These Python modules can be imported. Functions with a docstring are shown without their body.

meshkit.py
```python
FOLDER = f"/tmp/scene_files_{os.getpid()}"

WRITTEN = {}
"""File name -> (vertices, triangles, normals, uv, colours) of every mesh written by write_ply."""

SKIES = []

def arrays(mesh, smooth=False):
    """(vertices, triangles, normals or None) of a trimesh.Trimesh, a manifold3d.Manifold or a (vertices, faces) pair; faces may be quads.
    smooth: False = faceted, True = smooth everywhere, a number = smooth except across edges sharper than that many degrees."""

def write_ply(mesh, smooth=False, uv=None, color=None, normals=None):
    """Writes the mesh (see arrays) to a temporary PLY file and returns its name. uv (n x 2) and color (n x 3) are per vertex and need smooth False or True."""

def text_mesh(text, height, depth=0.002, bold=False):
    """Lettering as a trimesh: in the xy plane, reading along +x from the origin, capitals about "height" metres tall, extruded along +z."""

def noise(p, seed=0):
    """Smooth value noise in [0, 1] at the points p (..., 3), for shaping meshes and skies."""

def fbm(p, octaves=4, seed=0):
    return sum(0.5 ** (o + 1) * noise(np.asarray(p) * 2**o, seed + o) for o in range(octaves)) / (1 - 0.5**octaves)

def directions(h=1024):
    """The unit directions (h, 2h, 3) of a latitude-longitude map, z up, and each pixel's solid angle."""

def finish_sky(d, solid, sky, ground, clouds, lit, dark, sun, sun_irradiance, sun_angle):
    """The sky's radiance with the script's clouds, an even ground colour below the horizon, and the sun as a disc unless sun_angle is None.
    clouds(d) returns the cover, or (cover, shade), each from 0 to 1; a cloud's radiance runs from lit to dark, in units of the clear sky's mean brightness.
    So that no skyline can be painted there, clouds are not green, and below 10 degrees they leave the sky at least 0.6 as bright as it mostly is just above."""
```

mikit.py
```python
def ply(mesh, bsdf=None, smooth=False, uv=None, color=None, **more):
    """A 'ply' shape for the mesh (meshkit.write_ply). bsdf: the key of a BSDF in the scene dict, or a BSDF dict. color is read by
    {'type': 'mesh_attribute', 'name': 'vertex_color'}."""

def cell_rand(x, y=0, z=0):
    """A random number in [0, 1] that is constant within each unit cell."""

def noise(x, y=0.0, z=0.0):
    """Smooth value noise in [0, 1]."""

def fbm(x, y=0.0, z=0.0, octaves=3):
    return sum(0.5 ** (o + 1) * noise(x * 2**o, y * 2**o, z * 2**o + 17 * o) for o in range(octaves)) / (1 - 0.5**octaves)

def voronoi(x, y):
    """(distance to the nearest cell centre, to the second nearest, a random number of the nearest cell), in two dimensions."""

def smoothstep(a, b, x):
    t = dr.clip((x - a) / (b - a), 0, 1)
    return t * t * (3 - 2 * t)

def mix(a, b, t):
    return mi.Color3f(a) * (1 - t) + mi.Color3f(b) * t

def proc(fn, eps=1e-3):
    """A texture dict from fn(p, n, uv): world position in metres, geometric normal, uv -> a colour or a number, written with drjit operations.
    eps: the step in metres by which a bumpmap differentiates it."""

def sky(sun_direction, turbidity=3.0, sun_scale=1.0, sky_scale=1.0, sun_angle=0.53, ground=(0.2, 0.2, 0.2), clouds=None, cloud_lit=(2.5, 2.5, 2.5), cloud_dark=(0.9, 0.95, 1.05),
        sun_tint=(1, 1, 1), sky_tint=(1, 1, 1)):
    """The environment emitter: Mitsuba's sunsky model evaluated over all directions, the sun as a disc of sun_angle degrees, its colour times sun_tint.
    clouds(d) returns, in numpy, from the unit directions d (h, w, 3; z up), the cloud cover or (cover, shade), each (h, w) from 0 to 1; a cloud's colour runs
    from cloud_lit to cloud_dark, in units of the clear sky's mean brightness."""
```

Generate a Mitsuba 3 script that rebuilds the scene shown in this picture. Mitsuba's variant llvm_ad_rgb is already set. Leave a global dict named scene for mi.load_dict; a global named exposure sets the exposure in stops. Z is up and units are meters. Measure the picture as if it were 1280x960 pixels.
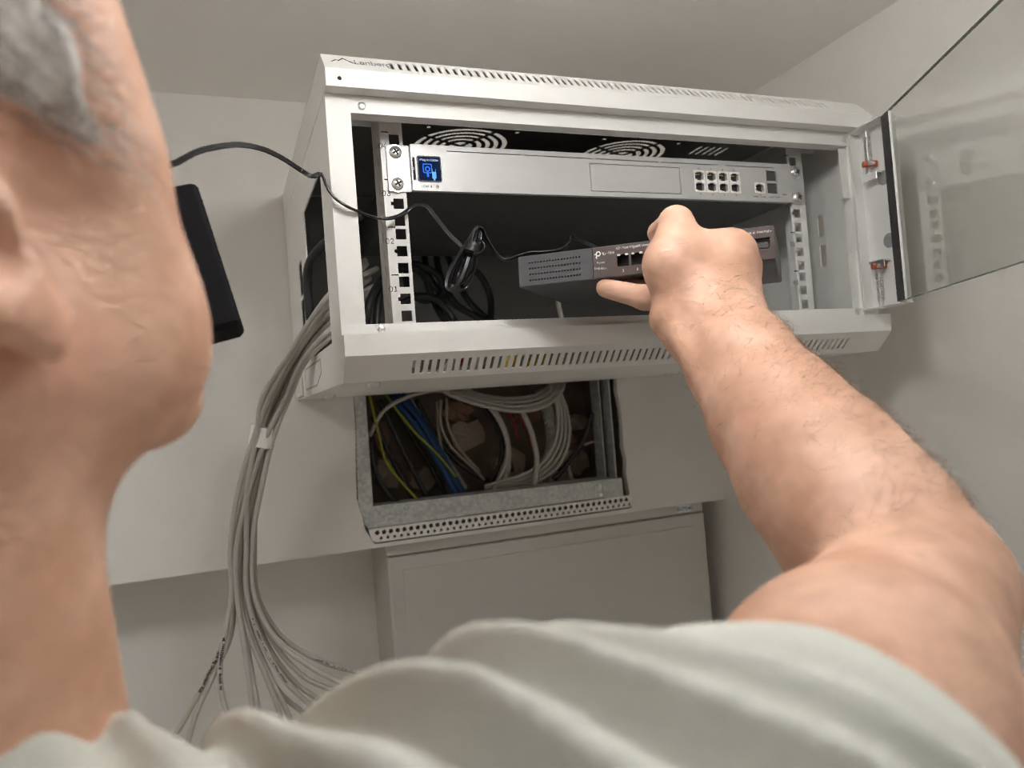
import math, random
import numpy as np, trimesh, mitsuba as mi, drjit as dr, mikit, meshkit
import shapely
from shapely import affinity
from shapely.geometry import Polygon, Point, box as sbox
from shapely.ops import unary_union
from mikit import proc, noise, fbm, smoothstep, mix
T = mi.ScalarTransform4f
rng = np.random.default_rng(7)
random.seed(7)
scene, labels = {'type': 'scene'}, {}

# ------------------------------------------------------------------ camera, lamp, exposure
CAM_POS = np.array([-0.39826990, -0.68283449, -0.08315567])
CAM_ROT = np.array([[0.93058179, -0.35792588, -0.07685433],      # rows: right, down, forward
                    [-0.06177546, 0.05339259, -0.99666094],
                    [0.36083419, 0.93222224, 0.02757513]])
FOCAL = 945.167                                                   # in pixels of the 1280 wide frame
scene['camera'] = {
    'type': 'thinlens', 'fov': 2 * math.degrees(math.atan(640 / FOCAL)), 'fov_axis': 'x',
    'aperture_radius': 0.0019, 'focus_distance': 0.66, 'near_clip': 0.02, 'far_clip': 30.0,
    'to_world': T().look_at(origin=CAM_POS.tolist(), target=(CAM_POS + CAM_ROT[2]).tolist(), up=(-CAM_ROT[1]).tolist()),
}
exposure = 1.62
FILL_LAMPS = [((-0.92, -0.50), 0.20, (3.3, 3.28, 3.22)), ((0.05, -1.40), 0.17, (1.7, 1.69, 1.65))]     # added fill lamps out of view: place on the ceiling, radius, radiance
GLOBE, GLOBE_R, GLOBE_L = (-0.17, -0.42, 0.283), 0.05, (14.6, 14.45, 14.0)


def at(u, v, y):
    """The point where the sight line of pixel (u, v) meets the upright plane at depth y."""
    d = CAM_ROT.T @ np.array([(u - 640) / FOCAL, (v - 480) / FOCAL, 1.0])
    return CAM_POS + d * ((y - CAM_POS[1]) / d[1])


def cam(u, v, d):
    """A point at distance d along the view direction, seen in pixel (u, v)."""
    return CAM_POS + CAM_ROT.T @ (np.array([(u - 640) / FOCAL, (v - 480) / FOCAL, 1.0]) * d)


# ------------------------------------------------------------------ materials
def rgb(*c): return {'type': 'rgb', 'value': list(c)}


def mat(name, d):
    scene[name] = {'type': 'twosided', 'bsdf': d}
    return name


def pbr(name, c, rough=0.5, metal=0.0, spec=0.5, **k):
    return mat(name, {'type': 'principled', 'base_color': c if isinstance(c, dict) else rgb(*c), 'roughness': rough, 'metallic': metal, 'specular': spec, **k})


def wall_color(a, b, s=3.0):
    def f(p, n, uv):
        t = 0.6 * fbm(p.x * s, p.y * s, p.z * s) + 0.4 * fbm(p.x * 40, p.y * 40, p.z * 40)
        return mix(a, b, t)
    return proc(f)


def bumped(name, inner, fn, scale, eps=0.0006):
    return mat(name, {'type': 'bumpmap', 'arbitrary': proc(fn, eps), 'scale': scale, 'bsdf': inner})


def P(c, rough, metal=0.0, spec=0.5, **k):
    return {'type': 'principled', 'base_color': c if isinstance(c, dict) else rgb(*c), 'roughness': rough, 'metallic': metal, 'specular': spec, **k}


bumped('m_wall', P(wall_color((.765, .745, .715), (.81, .795, .77)), .75, spec=.3), lambda p, n, uv: fbm(p.x * 260, p.y * 260, p.z * 260), 0.0006, 0.001)
bumped('m_ceiling', P(wall_color((.78, .760, .73), (.82, .805, .775), 2.0), .85, spec=.2), lambda p, n, uv: fbm(p.x * 200, p.y * 200, p.z * 200), 0.0006, 0.001)
pbr('m_floor', wall_color((.56, .54, .50), (.64, .62, .58), 6.0), .5)
pbr('m_plaster_edge', wall_color((.50, .45, .38), (.72, .66, .58), 60.0), .9)
pbr('m_rubble', wall_color((.30, .24, .19), (.52, .44, .36), 22.0), .95)
pbr('m_rubble_red', wall_color((.28, .16, .11), (.42, .26, .19), 30.0), .95)
bumped('m_coat', P((.70, .70, .68), .42), lambda p, n, uv: fbm(p.x * 900, p.y * 900, p.z * 900, octaves=2), 0.00012, 0.0003)
pbr('m_coat_plain', (.70, .70, .69), .4)
pbr('m_coat_dark', (.10, .10, .098), .5)
pbr('m_panel_grey', wall_color((.56, .55, .52), (.59, .58, .55), 4.0), .45)
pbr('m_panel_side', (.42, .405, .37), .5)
pbr('m_rail', (.70, .70, .69), .38)
pbr('m_silver', wall_color((.50, .50, .50), (.53, .53, .53), 40.0), .40, .2)
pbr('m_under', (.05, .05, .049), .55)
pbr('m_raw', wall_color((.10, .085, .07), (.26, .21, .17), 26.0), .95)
pbr('m_inside_shade', (.19, .19, .183), .55)  # coat grey darkened: the shade inside the cabinet is put into the colour
pbr('m_brick', (.006, .006, .008), .7, spec=.12)
pbr('m_black', (.012, .012, .013), .38)
pbr('m_black_matt', (.02, .02, .021), .7)
pbr('m_ink', (.02, .02, .02), .8)
pbr('m_ink_grey', (.10, .10, .10), .8)
pbr('m_ink_white', (.75, .75, .75), .6)
pbr('m_ink_blue', (.06, .16, .42), .6)
pbr('m_switch', (.075, .075, .082), .45, .3)
pbr('m_switch_panel', (.085, .062, .060), .42, .2)
pbr('m_zinc', (.78, .78, .77), .28, .9)
pbr('m_gold', (.80, .62, .30), .35, .8)
pbr('m_copper', (.40, .11, .05), .35, .3)
pbr('m_sticker', wall_color((.16, .16, .17), (.36, .36, .37), 500.0), .5)


def galv(p, n, uv):
    a, b, r = mikit.voronoi(p.x * 240 + p.y * 60, p.z * 240)
    return mix((.40, .42, .42), (.66, .68, .67), r * .75 + .25 * noise(p.x * 900, p.y * 900, p.z * 900))


pbr('m_galvanised', proc(galv), .42, .35)
pbr('m_cable', (.44, .42, .385), .45)
pbr('m_cable_light', (.50, .48, .445), .45)
pbr('m_cable_tan', (.42, .39, .33), .5)
pbr('m_cable_dark', (.018, .018, .02), .42)
pbr('m_cable_cord', (.008, .008, .010), .14, spec=.6)
pbr('m_cable_blue', (.012, .055, .17), .45)
pbr('m_cable_green', (.30, .32, .03), .45)
pbr('m_cable_yellow', (.75, .56, .02), .45)
pbr('m_cable_red', (.24, .02, .025), .45)
pbr('m_conduit', (.36, .36, .34), .5)
pbr('m_tape', (.86, .84, .82), .5)
pbr('m_white_plastic', (.85, .85, .84), .4)
mat('m_lamp_body', P((.85, .85, .84), .5))
scene['m_glass'] = {'type': 'thindielectric', 'int_ior': 1.5, 'specular_transmittance': rgb(.88, .89, .87)}
scene['m_glass_edge'] = {'type': 'twosided', 'bsdf': P((.10, .14, .12), .2)}


# ------------------------------------------------------------------ helpers
def numbered(key):
    if key not in scene and key not in labels and not any(k.startswith(key + '__') for k in scene):
        return key
    i = 1
    while f'{key}_{i:03d}' in scene or f'{key}_{i:03d}' in labels or any(k.startswith(f'{key}_{i:03d}__') for k in scene):
        i += 1
    return f'{key}_{i:03d}'


def obj(name, mesh, m, parent=None, smooth=False, label=None, cat=None, group=None, kind=None, **k):
    key = numbered((parent + '__' if parent else '') + name)
    scene[key] = mikit.ply(mesh, m, smooth=smooth, **k)
    tag(key, label, cat, group, kind)
    return key


def tag(key, label=None, cat=None, group=None, kind=None):
    d = {k: v for k, v in dict(label=label, category=cat, group=group, kind=kind).items() if v}
    if d:
        labels[key] = d
    return key


def thing(name, label, cat, group=None):
    key = numbered(name)
    return tag(key, label, cat, group)


cat_ = trimesh.util.concatenate


def bx(x0, x1, y0, y1, z0, z1, b=0.0):
    """A box between two corners; b chamfers its edges."""
    if b <= 0:
        m = trimesh.creation.box((x1 - x0, y1 - y0, z1 - z0))
        m.apply_translation(((x0 + x1) / 2, (y0 + y1) / 2, (z0 + z1) / 2))
        return m
    pts = []
    for X in ((x0, 1), (x1, -1)):
        for Y in ((y0, 1), (y1, -1)):
            for Z in ((z0, 1), (z1, -1)):
                pts += [(X[0], Y[0] + b * Y[1], Z[0] + b * Z[1]), (X[0] + b * X[1], Y[0], Z[0] + b * Z[1]), (X[0] + b * X[1], Y[0] + b * Y[1], Z[0])]
    return trimesh.convex.convex_hull(np.array(pts))


def extr(poly, o, u, v, n, depth):
    """A shapely polygon (coordinates along u and v from o) made into a plate that grows by depth along n."""
    o, u, v, n = (np.asarray(q, float) for q in (o, u, v, n))
    polys = getattr(poly, 'geoms', [poly])
    m = cat_([trimesh.creation.extrude_polygon(g, depth, engine='earcut') for g in polys])
    M = np.eye(4)
    M[:3, 0], M[:3, 1], M[:3, 2], M[:3, 3] = u, v, n, o
    m.apply_transform(M)
    if m.volume < 0:
        m.invert()
    return m


X_, Y_, Z_ = np.eye(3)


def front(poly, y, depth):           # in x, z; front face at y, growing to y + depth
    return extr(poly, (0, y, 0), X_, Z_, Y_, depth)


def flat(poly, z, depth):            # in x, y; bottom at z
    return extr(poly, (0, 0, z), X_, Y_, Z_, depth)


def side(poly, x, depth):            # in y, z; from x to x + depth
    return extr(poly, (x, 0, 0), Y_, Z_, X_, depth)


def lettering(text, h, o, u, v, depth=0.0003, bold=False, center=False):
    m = meshkit.text_mesh(text, h, depth, bold)
    if center:
        b = m.bounds
        m.apply_translation((-(b[0, 0] + b[1, 0]) / 2, -(b[0, 1] + b[1, 1]) / 2, 0))
    u, v = np.asarray(u, float), np.asarray(v, float)
    M = np.eye(4)
    M[:3, 0], M[:3, 1], M[:3, 2], M[:3, 3] = u, v, np.cross(u, v), o
    m.apply_transform(M)
    return m


def spline(pts, step=0.006):
    """Points along a smooth curve through pts (centripetal Catmull-Rom)."""
    p = np.asarray(pts, float)
    if len(p) == 2:
        n = max(2, int(np.linalg.norm(p[1] - p[0]) / step))
        return p[0] + (p[1] - p[0]) * np.linspace(0, 1, n + 1)[:, None]
    p = np.vstack([2 * p[0] - p[1], p, 2 * p[-1] - p[-2]])
    out = []
    for i in range(1, len(p) - 2):
        p0, p1, p2, p3 = p[i - 1:i + 3]
        t0 = 0
        t1 = t0 + max(np.linalg.norm(p1 - p0), 1e-6) ** .5
        t2 = t1 + max(np.linalg.norm(p2 - p1), 1e-6) ** .5
        t3 = t2 + max(np.linalg.norm(p3 - p2), 1e-6) ** .5
        n = max(2, int(np.linalg.norm(p2 - p1) / step))
        t = np.linspace(t1, t2, n, endpoint=False)[:, None]
        A1 = (t1 - t) / (t1 - t0) * p0 + (t - t0) / (t1 - t0) * p1
        A2 = (t2 - t) / (t2 - t1) * p1 + (t - t1) / (t2 - t1) * p2
        A3 = (t3 - t) / (t3 - t2) * p2 + (t - t2) / (t3 - t2) * p3
        B1 = (t2 - t) / (t2 - t0) * A1 + (t - t0) / (t2 - t0) * A2
        B2 = (t3 - t) / (t3 - t1) * A2 + (t - t1) / (t3 - t1) * A3
        out.append((t2 - t) / (t2 - t1) * B1 + (t - t1) / (t2 - t1) * B2)
    return np.vstack(out + [p[-2:-1]])


def frames(c):
    t = np.gradient(c, axis=0)
    t /= np.linalg.norm(t, axis=1, keepdims=True) + 1e-12
    a = np.cross(t[0], [0.31, 0.2, 0.93])
    a /= np.linalg.norm(a)
    A = [a]
    for i in range(1, len(c)):
        a = A[-1] - t[i] * (A[-1] @ t[i])
        A.append(a / np.linalg.norm(a))
    A = np.array(A)
    return t, A, np.cross(t, A)


def sweep(c, r, n=10, prof=None):
    """A tube round the curve c; r is one radius or one per point; prof is a closed profile in units of r."""
    c = np.asarray(c, float)
    t, A, B = frames(c)
    if prof is None:
        ang = np.arange(n) / n * 2 * math.pi
        prof = np.stack([np.cos(ang), np.sin(ang)], 1)
    n = len(prof)
    r = np.broadcast_to(np.asarray(r, float), (len(c),))
    v = c[:, None] + r[:, None, None] * (prof[None, :, 0, None] * A[:, None] + prof[None, :, 1, None] * B[:, None])
    i, j = np.meshgrid(np.arange(len(c) - 1), np.arange(n), indexing='ij')
    a, b = i * n + j, i * n + (j + 1) % n
    f = np.concatenate([np.stack([a, b, b + n], -1).reshape(-1, 3), np.stack([a, b + n, a + n], -1).reshape(-1, 3)])
    L = len(c) * n
    caps = [[L, (k + 1) % n, k] for k in range(n)] + [[L + 1, L - n + k, L - n + (k + 1) % n] for k in range(n)]
    m = trimesh.Trimesh(np.vstack([v.reshape(-1, 3), c[:1], c[-1:]]), np.vstack([f, caps]), process=False)
    if m.volume < 0:
        m.invert()
    return m


def tube(pts, r, n=10, step=0.006):
    return sweep(spline(pts, step), r, n)


def down(m):
    if m.face_normals[:, 2].mean() > 0:
        m.invert()
    return m


def cyl(a, b, r, n=20, r2=None):
    a, b = np.asarray(a, float), np.asarray(b, float)
    c = np.stack([a, b])
    return sweep(c, np.array([r, r if r2 is None else r2]), n)


def lathe(profile, o, axis, n=24):
    """profile (radius, height) turned about axis from o."""
    axis = np.asarray(axis, float) / np.linalg.norm(axis)
    a = np.cross(axis, [0.3, 0.5, 0.81])
    a /= np.linalg.norm(a)
    b = np.cross(axis, a)
    p = np.asarray(profile, float)
    ang = np.arange(n) / n * 2 * math.pi
    ring = np.cos(ang)[:, None] * a + np.sin(ang)[:, None] * b
    v = np.asarray(o, float) + p[:, None, 0, None] * ring[None] + p[:, None, 1, None] * axis
    i, j = np.meshgrid(np.arange(len(p) - 1), np.arange(n), indexing='ij')
    q, s = i * n + j, i * n + (j + 1) % n
    f = np.concatenate([np.stack([q, s, s + n], -1).reshape(-1, 3), np.stack([q, s + n, q + n], -1).reshape(-1, 3)])
    m = trimesh.Trimesh(v.reshape(-1, 3), f, process=False)
    m.merge_vertices()
    m.update_faces(m.nondegenerate_faces())
    if m.is_watertight and m.volume < 0:
        m.invert()
    return m


def rrect(x0, x1, z0, z1, r=0.001):
    return sbox(x0 + r, z0 + r, x1 - r, z1 - r).buffer(r, quad_segs=3)


def pan_screw(parent, c, n=(0, -1, 0), r=0.0058, name='screw', m='m_zinc'):
    """A pan-head cross screw with its washer; n points out of the surface."""
    n = np.asarray(n, float)
    s = obj(name, lathe([(r * .62, 0.0009), (r, .0009), (r, .0014), (r * .97, .0024), (r * .8, .0034), (r * .45, .0040), (0, .0041)], c, n), m, parent, smooth=35)
    a = np.cross(n, Z_)
    a /= np.linalg.norm(a)
    b = np.cross(n, a)
    top = np.asarray(c) + n * .00405
    w, l = r * .13, r * .55
    cross = unary_union([sbox(-w, -l, w, l), sbox(-l, -w, l, w)])
    cross = affinity.rotate(cross, 27)
    return s, cross, top, a, b


def screw(parent, c, n=(0, -1, 0), r=0.0058, name='screw', m='m_zinc', label=None):
    s, cross, top, a, b = pan_screw(parent, c, n, r, name, m)
    if s.count('__') < 2:
        obj('cross_slot', extr(cross, top, a, b, n, .0002), 'm_black_matt', s)
        obj('washer', lathe([(r * .5, 0), (r * 1.28, 0), (r * 1.28, .0009), (r * .5, .0009)], c, n), m, s, smooth=30)
    return s

# ------------------------------------------------------------------ room shell
XW, YS, ZC, ZS, YB = 0.3885, 0.395, 0.3645, -0.2700, 0.540
XL, YF, ZF = -1.75, -2.3, -1.72


def struct(name, mesh, m, label=None):
    return obj(name, mesh, m, label=label, kind='structure')


struct('floor', bx(XL - .1, XW + .1, YF - .1, YB + .1, ZF - .1, ZF), 'm_floor')
struct('ceiling', bx(XL - .1, XW + .1, YF - .1, YB + .1, ZC, ZC + .1), 'm_ceiling')
struct('wall_right', bx(XW, XW + .1, YF, YB + .1, ZF, ZC), 'm_wall')
struct('wall_left', bx(XL - .1, XL, YF, YB + .1, ZF, ZC), 'm_wall')
struct('wall_front', bx(XL, XW, YF - .1, YF, ZF, ZC), 'm_wall')
struct('wall_back', bx(XL, XW, YB, YB + .1, ZF, ZC), 'm_wall')
# boxed-out upper wall with the ragged cable opening
rag = [(-.222, -.03), (-.2225, -.10), (-.226, -.16), (-.2275, -.20), (-.223, -.215), (-.219, -.242), (-.207, -.2645), (-.10, -.2645), (.0, -.2645), (.10, -.2645), (.2085, -.2635), (.2095, -.2475),
       (.2075, -.2465), (.2055, -.23), (.2045, -.205), (.2065, -.185), (.2030, -.165), (.2045, -.13), (.2035, -.10), (.2000, -.075), (.2005, -.03)]
upper = sbox(XL, ZS, XW, ZC).difference(Polygon(rag))
uw = struct('wall_upper', front(upper, YS, .0125), 'm_wall')
obj('soffit', bx(XL, XW, YS + .0125, YB, ZS, ZS + .0125), 'm_wall', uw)
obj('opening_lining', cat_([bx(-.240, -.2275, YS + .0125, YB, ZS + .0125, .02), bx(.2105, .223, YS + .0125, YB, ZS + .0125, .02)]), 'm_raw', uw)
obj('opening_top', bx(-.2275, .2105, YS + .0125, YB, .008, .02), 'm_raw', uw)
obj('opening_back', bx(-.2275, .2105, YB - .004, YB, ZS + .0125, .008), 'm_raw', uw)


def stone(cx, cz, w, h, d, seed, jag=.22):
    """A rough lump of plaster or stone that stands proud of the wall at the back of the opening."""
    r = np.random.default_rng(seed)
    n = 13
    a = np.arange(n) / n * 2 * math.pi
    k = 1 + jag * (r.random(n) - .5) * 2
    ring = np.stack([cx + w * np.cos(a) * k, cz + h * np.sin(a) * k], 1)
    v = [(x, YB - .0045, z) for x, z in ring] + [(cx + (x - cx) * .86, YB - d * (.8 + .4 * r.random()), cz + (z - cz) * .86) for x, z in ring] + [(cx, YB - d, cz)]
    f = []
    for i in range(n):
        j = (i + 1) % n
        f += [(i, j, n + j), (i, n + j, n + i), (n + i, n + j, 2 * n)]
    return trimesh.Trimesh(np.array(v), np.array(f), process=False)


for i, (u, v, w, h, d, m) in enumerate([(585, 545, .034, .030, .030, 'm_rubble'), (572, 515, .030, .018, .022, 'm_rubble_red'), (486, 590, .020, .030, .024, 'm_rubble'), (478, 548, .014, .028, .02, 'm_rubble_red'),
                                        (722, 575, .026, .026, .026, 'm_rubble'), (722, 528, .022, .014, .02, 'm_rubble'), (712, 548, .015, .012, .018, 'm_rubble_red'), (745, 545, .016, .026, .02, 'm_rubble_red'),
                                        (660, 520, .03, .02, .02, 'm_rubble_red'), (640, 580, .03, .03, .02, 'm_rubble'), (530, 600, .028, .02, .022, 'm_rubble'), (700, 600, .028, .018, .024, 'm_rubble')]):
    q = at(u, v, YB - d)
    obj('stone', stone(q[0], q[2], w, h, d, 40 + i), m, 'wall_back')

# galvanised frame of the opening, plaster bead
fr = thing('opening_frame', 'galvanised steel frame lining the cable opening below the rack cabinet', 'frame')
lip = Polygon([(-.2215, .0), (-.2055, .0), (-.2060, -.2100), (-.2115, -.2370), (-.2185, -.2370), (-.2265, -.2040), (-.2245, -.150), (-.2215, -.09)])
obj('side_strip', front(lip, YS - .0022, .0012), 'm_galvanised', fr)
obj('side_channel', bx(-.2075, -.2060, YS - .001, YS + .055, -.2100, .0), 'm_galvanised', fr)
sill = Polygon([(-.2185, -.2320), (-.2060, -.2105), (.1915, -.2135), (.1915, -.2400), (-.2160, -.2410)])
obj('bottom_strip', front(sill, YS - .0034, .0012), 'm_galvanised', fr)
obj('bottom_channel', bx(-.206, .190, YS - .0022, YS + .05, -.2140, -.2128), 'm_galvanised', fr)
obj('joint_plate', front(Polygon([(.157, -.2133), (.1925, -.2133), (.1925, -.2425), (.157, -.2425)]), YS - .0048, .0012), 'm_galvanised', fr)
for z in (-.2225, -.2360):
    obj('rivet', lathe([(.0034, 0), (.0032, .001), (0, .0016)], (.1535, YS - .0034, z), (0, -1, 0), 12), 'm_zinc', fr, smooth=40)
rails = cat_([bx(.1865, .1885, YS + .004, YS + .03, -.2125, .0), bx(.1765, .178, YS + .020, YS + .05, -.2125, .0)])
obj('side_rail', rails, 'm_galvanised', fr)
obj('side_web', bx(.178, .1995, YS + .03, YS + .05, -.2125, .0), 'm_black_matt', fr)

bead = thing('plaster_bead', 'white perforated plaster bead strip along the bottom of the cable opening', 'strip')
hs = []
x0, x1 = -.2110, .2080
k = 0
x = x0 + .008
while x < x1 - .004:
    hs.append(Point(x, -.2487).buffer(.0033, quad_segs=5))
    if x + .0049 < x1 - .003:
        hs.append(Point(x + .0049, -.2568).buffer(.0023, quad_segs=5))
    x += .0098
strip = Polygon([(x0 - .004, -.2432), (x1, -.2432), (x1 + .001, -.2500), (x1 - .002, -.2610), (x0 + .006, -.2620), (x0 - .001, -.2560)]).difference(unary_union(hs))
obj('perforated_flange', front(strip, YS - .0030, .0009), 'm_tape', bead)
obj('backing', front(Polygon([(x0, -.2435), (x1 - .001, -.2435), (x1 - .002, -.2600), (x0 + .006, -.2610)]), YS - .0016, .0010), 'm_black_matt', bead)
obj('nose', cyl((x0 - .004, YS - .0035, -.2430), (x1, YS - .0035, -.2430), .0012, 8), 'm_tape', bead, smooth=40)

# distribution board under the boxed-out wall
eb = thing('distribution_board', 'pale grey metal distribution board with a flat door under the cable opening', 'electrical panel')
ex0, ex1, ey = -.1870, .3560, .421
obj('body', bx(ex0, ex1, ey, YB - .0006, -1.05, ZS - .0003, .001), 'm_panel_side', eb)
obj('header', bx(ex0 - .0005, ex1 + .0005, ey - .007, ey, -.2880, ZS - .0003, .0008), 'm_panel_grey', eb)
dr_ = obj('door', bx(ex0 + .0008, ex1 - .0002, ey - .010, ey, -1.04, -.2905, .0015), 'm_panel_grey', eb)
obj('raised_field', bx(ex0 + .020, ex1 - .020, ey - .0112, ey - .010, -1.02, -.3100, .0008), 'm_panel_grey', dr_)
st = obj('maker_sticker', front(rrect(.3075, .3330, -.2853, -.2745, .0008), ey - .0074, .0004), 'm_tape', eb, label='small pale sticker with blue letters')
obj('letters', lettering('EATON', .0058, (.3203, ey - .0074, -.2799), X_, Z_, center=True, bold=True), 'm_ink_blue', st)

# fill lamps added on the ceiling, out of view
for (lx, ly), lr, lc in FILL_LAMPS:
    lp = thing('fill_lamp', 'round white fill lamp added on the ceiling at the left of the room' if lx < -.5 else 'round white fill lamp added on the ceiling at the back of the room', 'lamp')
    obj('body', lathe([(0, .0), (lr + .012, .0), (lr + .012, -.010), (lr + .002, -.012), (lr, -.006), (0, -.006)], (lx, ly, ZC - .0003), Z_, 48), 'm_lamp_body', lp, smooth=30)
    k = obj('diffuser', down(lathe([(lr, 0), (lr * .95, -.005), (lr * .6, -.008), (0, -.009)], (lx, ly, ZC - .0072), Z_, 48)), 'm_lamp_body', lp, smooth=30)
    scene[k]['emitter'] = {'type': 'area', 'radiance': rgb(*lc)}

gx, gy, gz = GLOBE
lp = thing('globe_lamp', 'bare opal globe lamp hanging just below the ceiling in front of the cabinet', 'lamp')
obj('socket', lathe([(0, ZC - gz - .0005), (.030, ZC - gz - .0005), (.030, ZC - gz - .010), (.020, ZC - gz - .014), (.020, GLOBE_R - .012), (0, GLOBE_R - .012)], (gx, gy, gz), Z_, 28), 'm_lamp_body', lp, smooth=30)
sg = trimesh.creation.icosphere(3, GLOBE_R)
sg.apply_translation((gx, gy, gz))
k = obj('globe', sg, 'm_lamp_body', lp, smooth=True)
scene[k]['emitter'] = {'type': 'area', 'radiance': rgb(*GLOBE_L)}

# ------------------------------------------------------------------ rack cabinet
cb = thing('rack_cabinet', 'light grey steel wall-mount network rack cabinet with its glass door open', 'network cabinet')
W = .300
ZT0, ZT1, ZT2 = .1935, .2090, .2300      # top cover: lower lip, ridge, roof
ZB0, ZB1, ZB2 = -.0145, -.0330, -.0540   # bottom cover
YC, YC2, YP, YR = -.0550, -.0340, -.0400, .3935
S = .0014                                # sheet
nsl, pitch, sx0 = 68, .00722, -.2405


def slot_row(m0, m1, w=.0030, slant=0.0):
    out = []
    for i in range(nsl):
        x = sx0 + i * pitch
        out.append(Polygon([(x - w / 2, m0), (x + w / 2, m0), (x + w / 2 + slant, m1), (x - w / 2 + slant, m1)]))
    return unary_union(out)


# top cover
tc = obj('top_cover', cat_([bx(-W, W, YC, YC + S, ZT0, ZT1), bx(-W, W, YC, YP, ZT0, ZT0 + S),
                            bx(-W, -W + S, YC2, YR, ZT0, ZT2 - S), bx(W - S, W, YC2, YR, ZT0, ZT2 - S),
                            side(Polygon([(YC, ZT0), (YC, ZT1), (YC2, ZT2), (YC2, ZT0)]), -W, S), side(Polygon([(YC, ZT0), (YC, ZT1), (YC2, ZT2), (YC2, ZT0)]), W - S, S),
                            bx(-W, W, YR - S, YR, ZT0, ZT2 - S)]), 'm_coat', cb)
cl = math.hypot(YC2 - YC, ZT2 - ZT1)
cu = np.array([0, YC2 - YC, ZT2 - ZT1]) / cl
cn = np.array([0, cu[2], -cu[1]])        # into the cabinet
plate = sbox(-W, 0, W, cl).difference(slot_row(.0085, .0235))
obj('top_vent', extr(plate, (0, YC, ZT1), X_, cu, cn, S), 'm_coat', tc)
roof = sbox(-W, YC2, W, YR)
holes = []
FANS = [(-.113, .164), (.107, .167)]
for cx, cy in FANS:
    c = Point(cx, cy)
    rings = unary_union([c.buffer(b, quad_segs=20).difference(c.buffer(a, quad_segs=20)) for a, b in ((.0195, .0255), (.0300, .0355), (.0400, .0455), (.0500, .0560))] + [c.buffer(.014)])
    spokes = unary_union([affinity.rotate(sbox(cx - .065, cy - .0022, cx + .065, cy + .0022), a, origin=(cx, cy)) for a in (28, 118)])
    holes.append(rings.difference(spokes))
    holes += [Point(cx + sx * .0525, cy + sy * .0525).buffer(.0028) for sx in (-1, 1) for sy in (-1, 1)]
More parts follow.
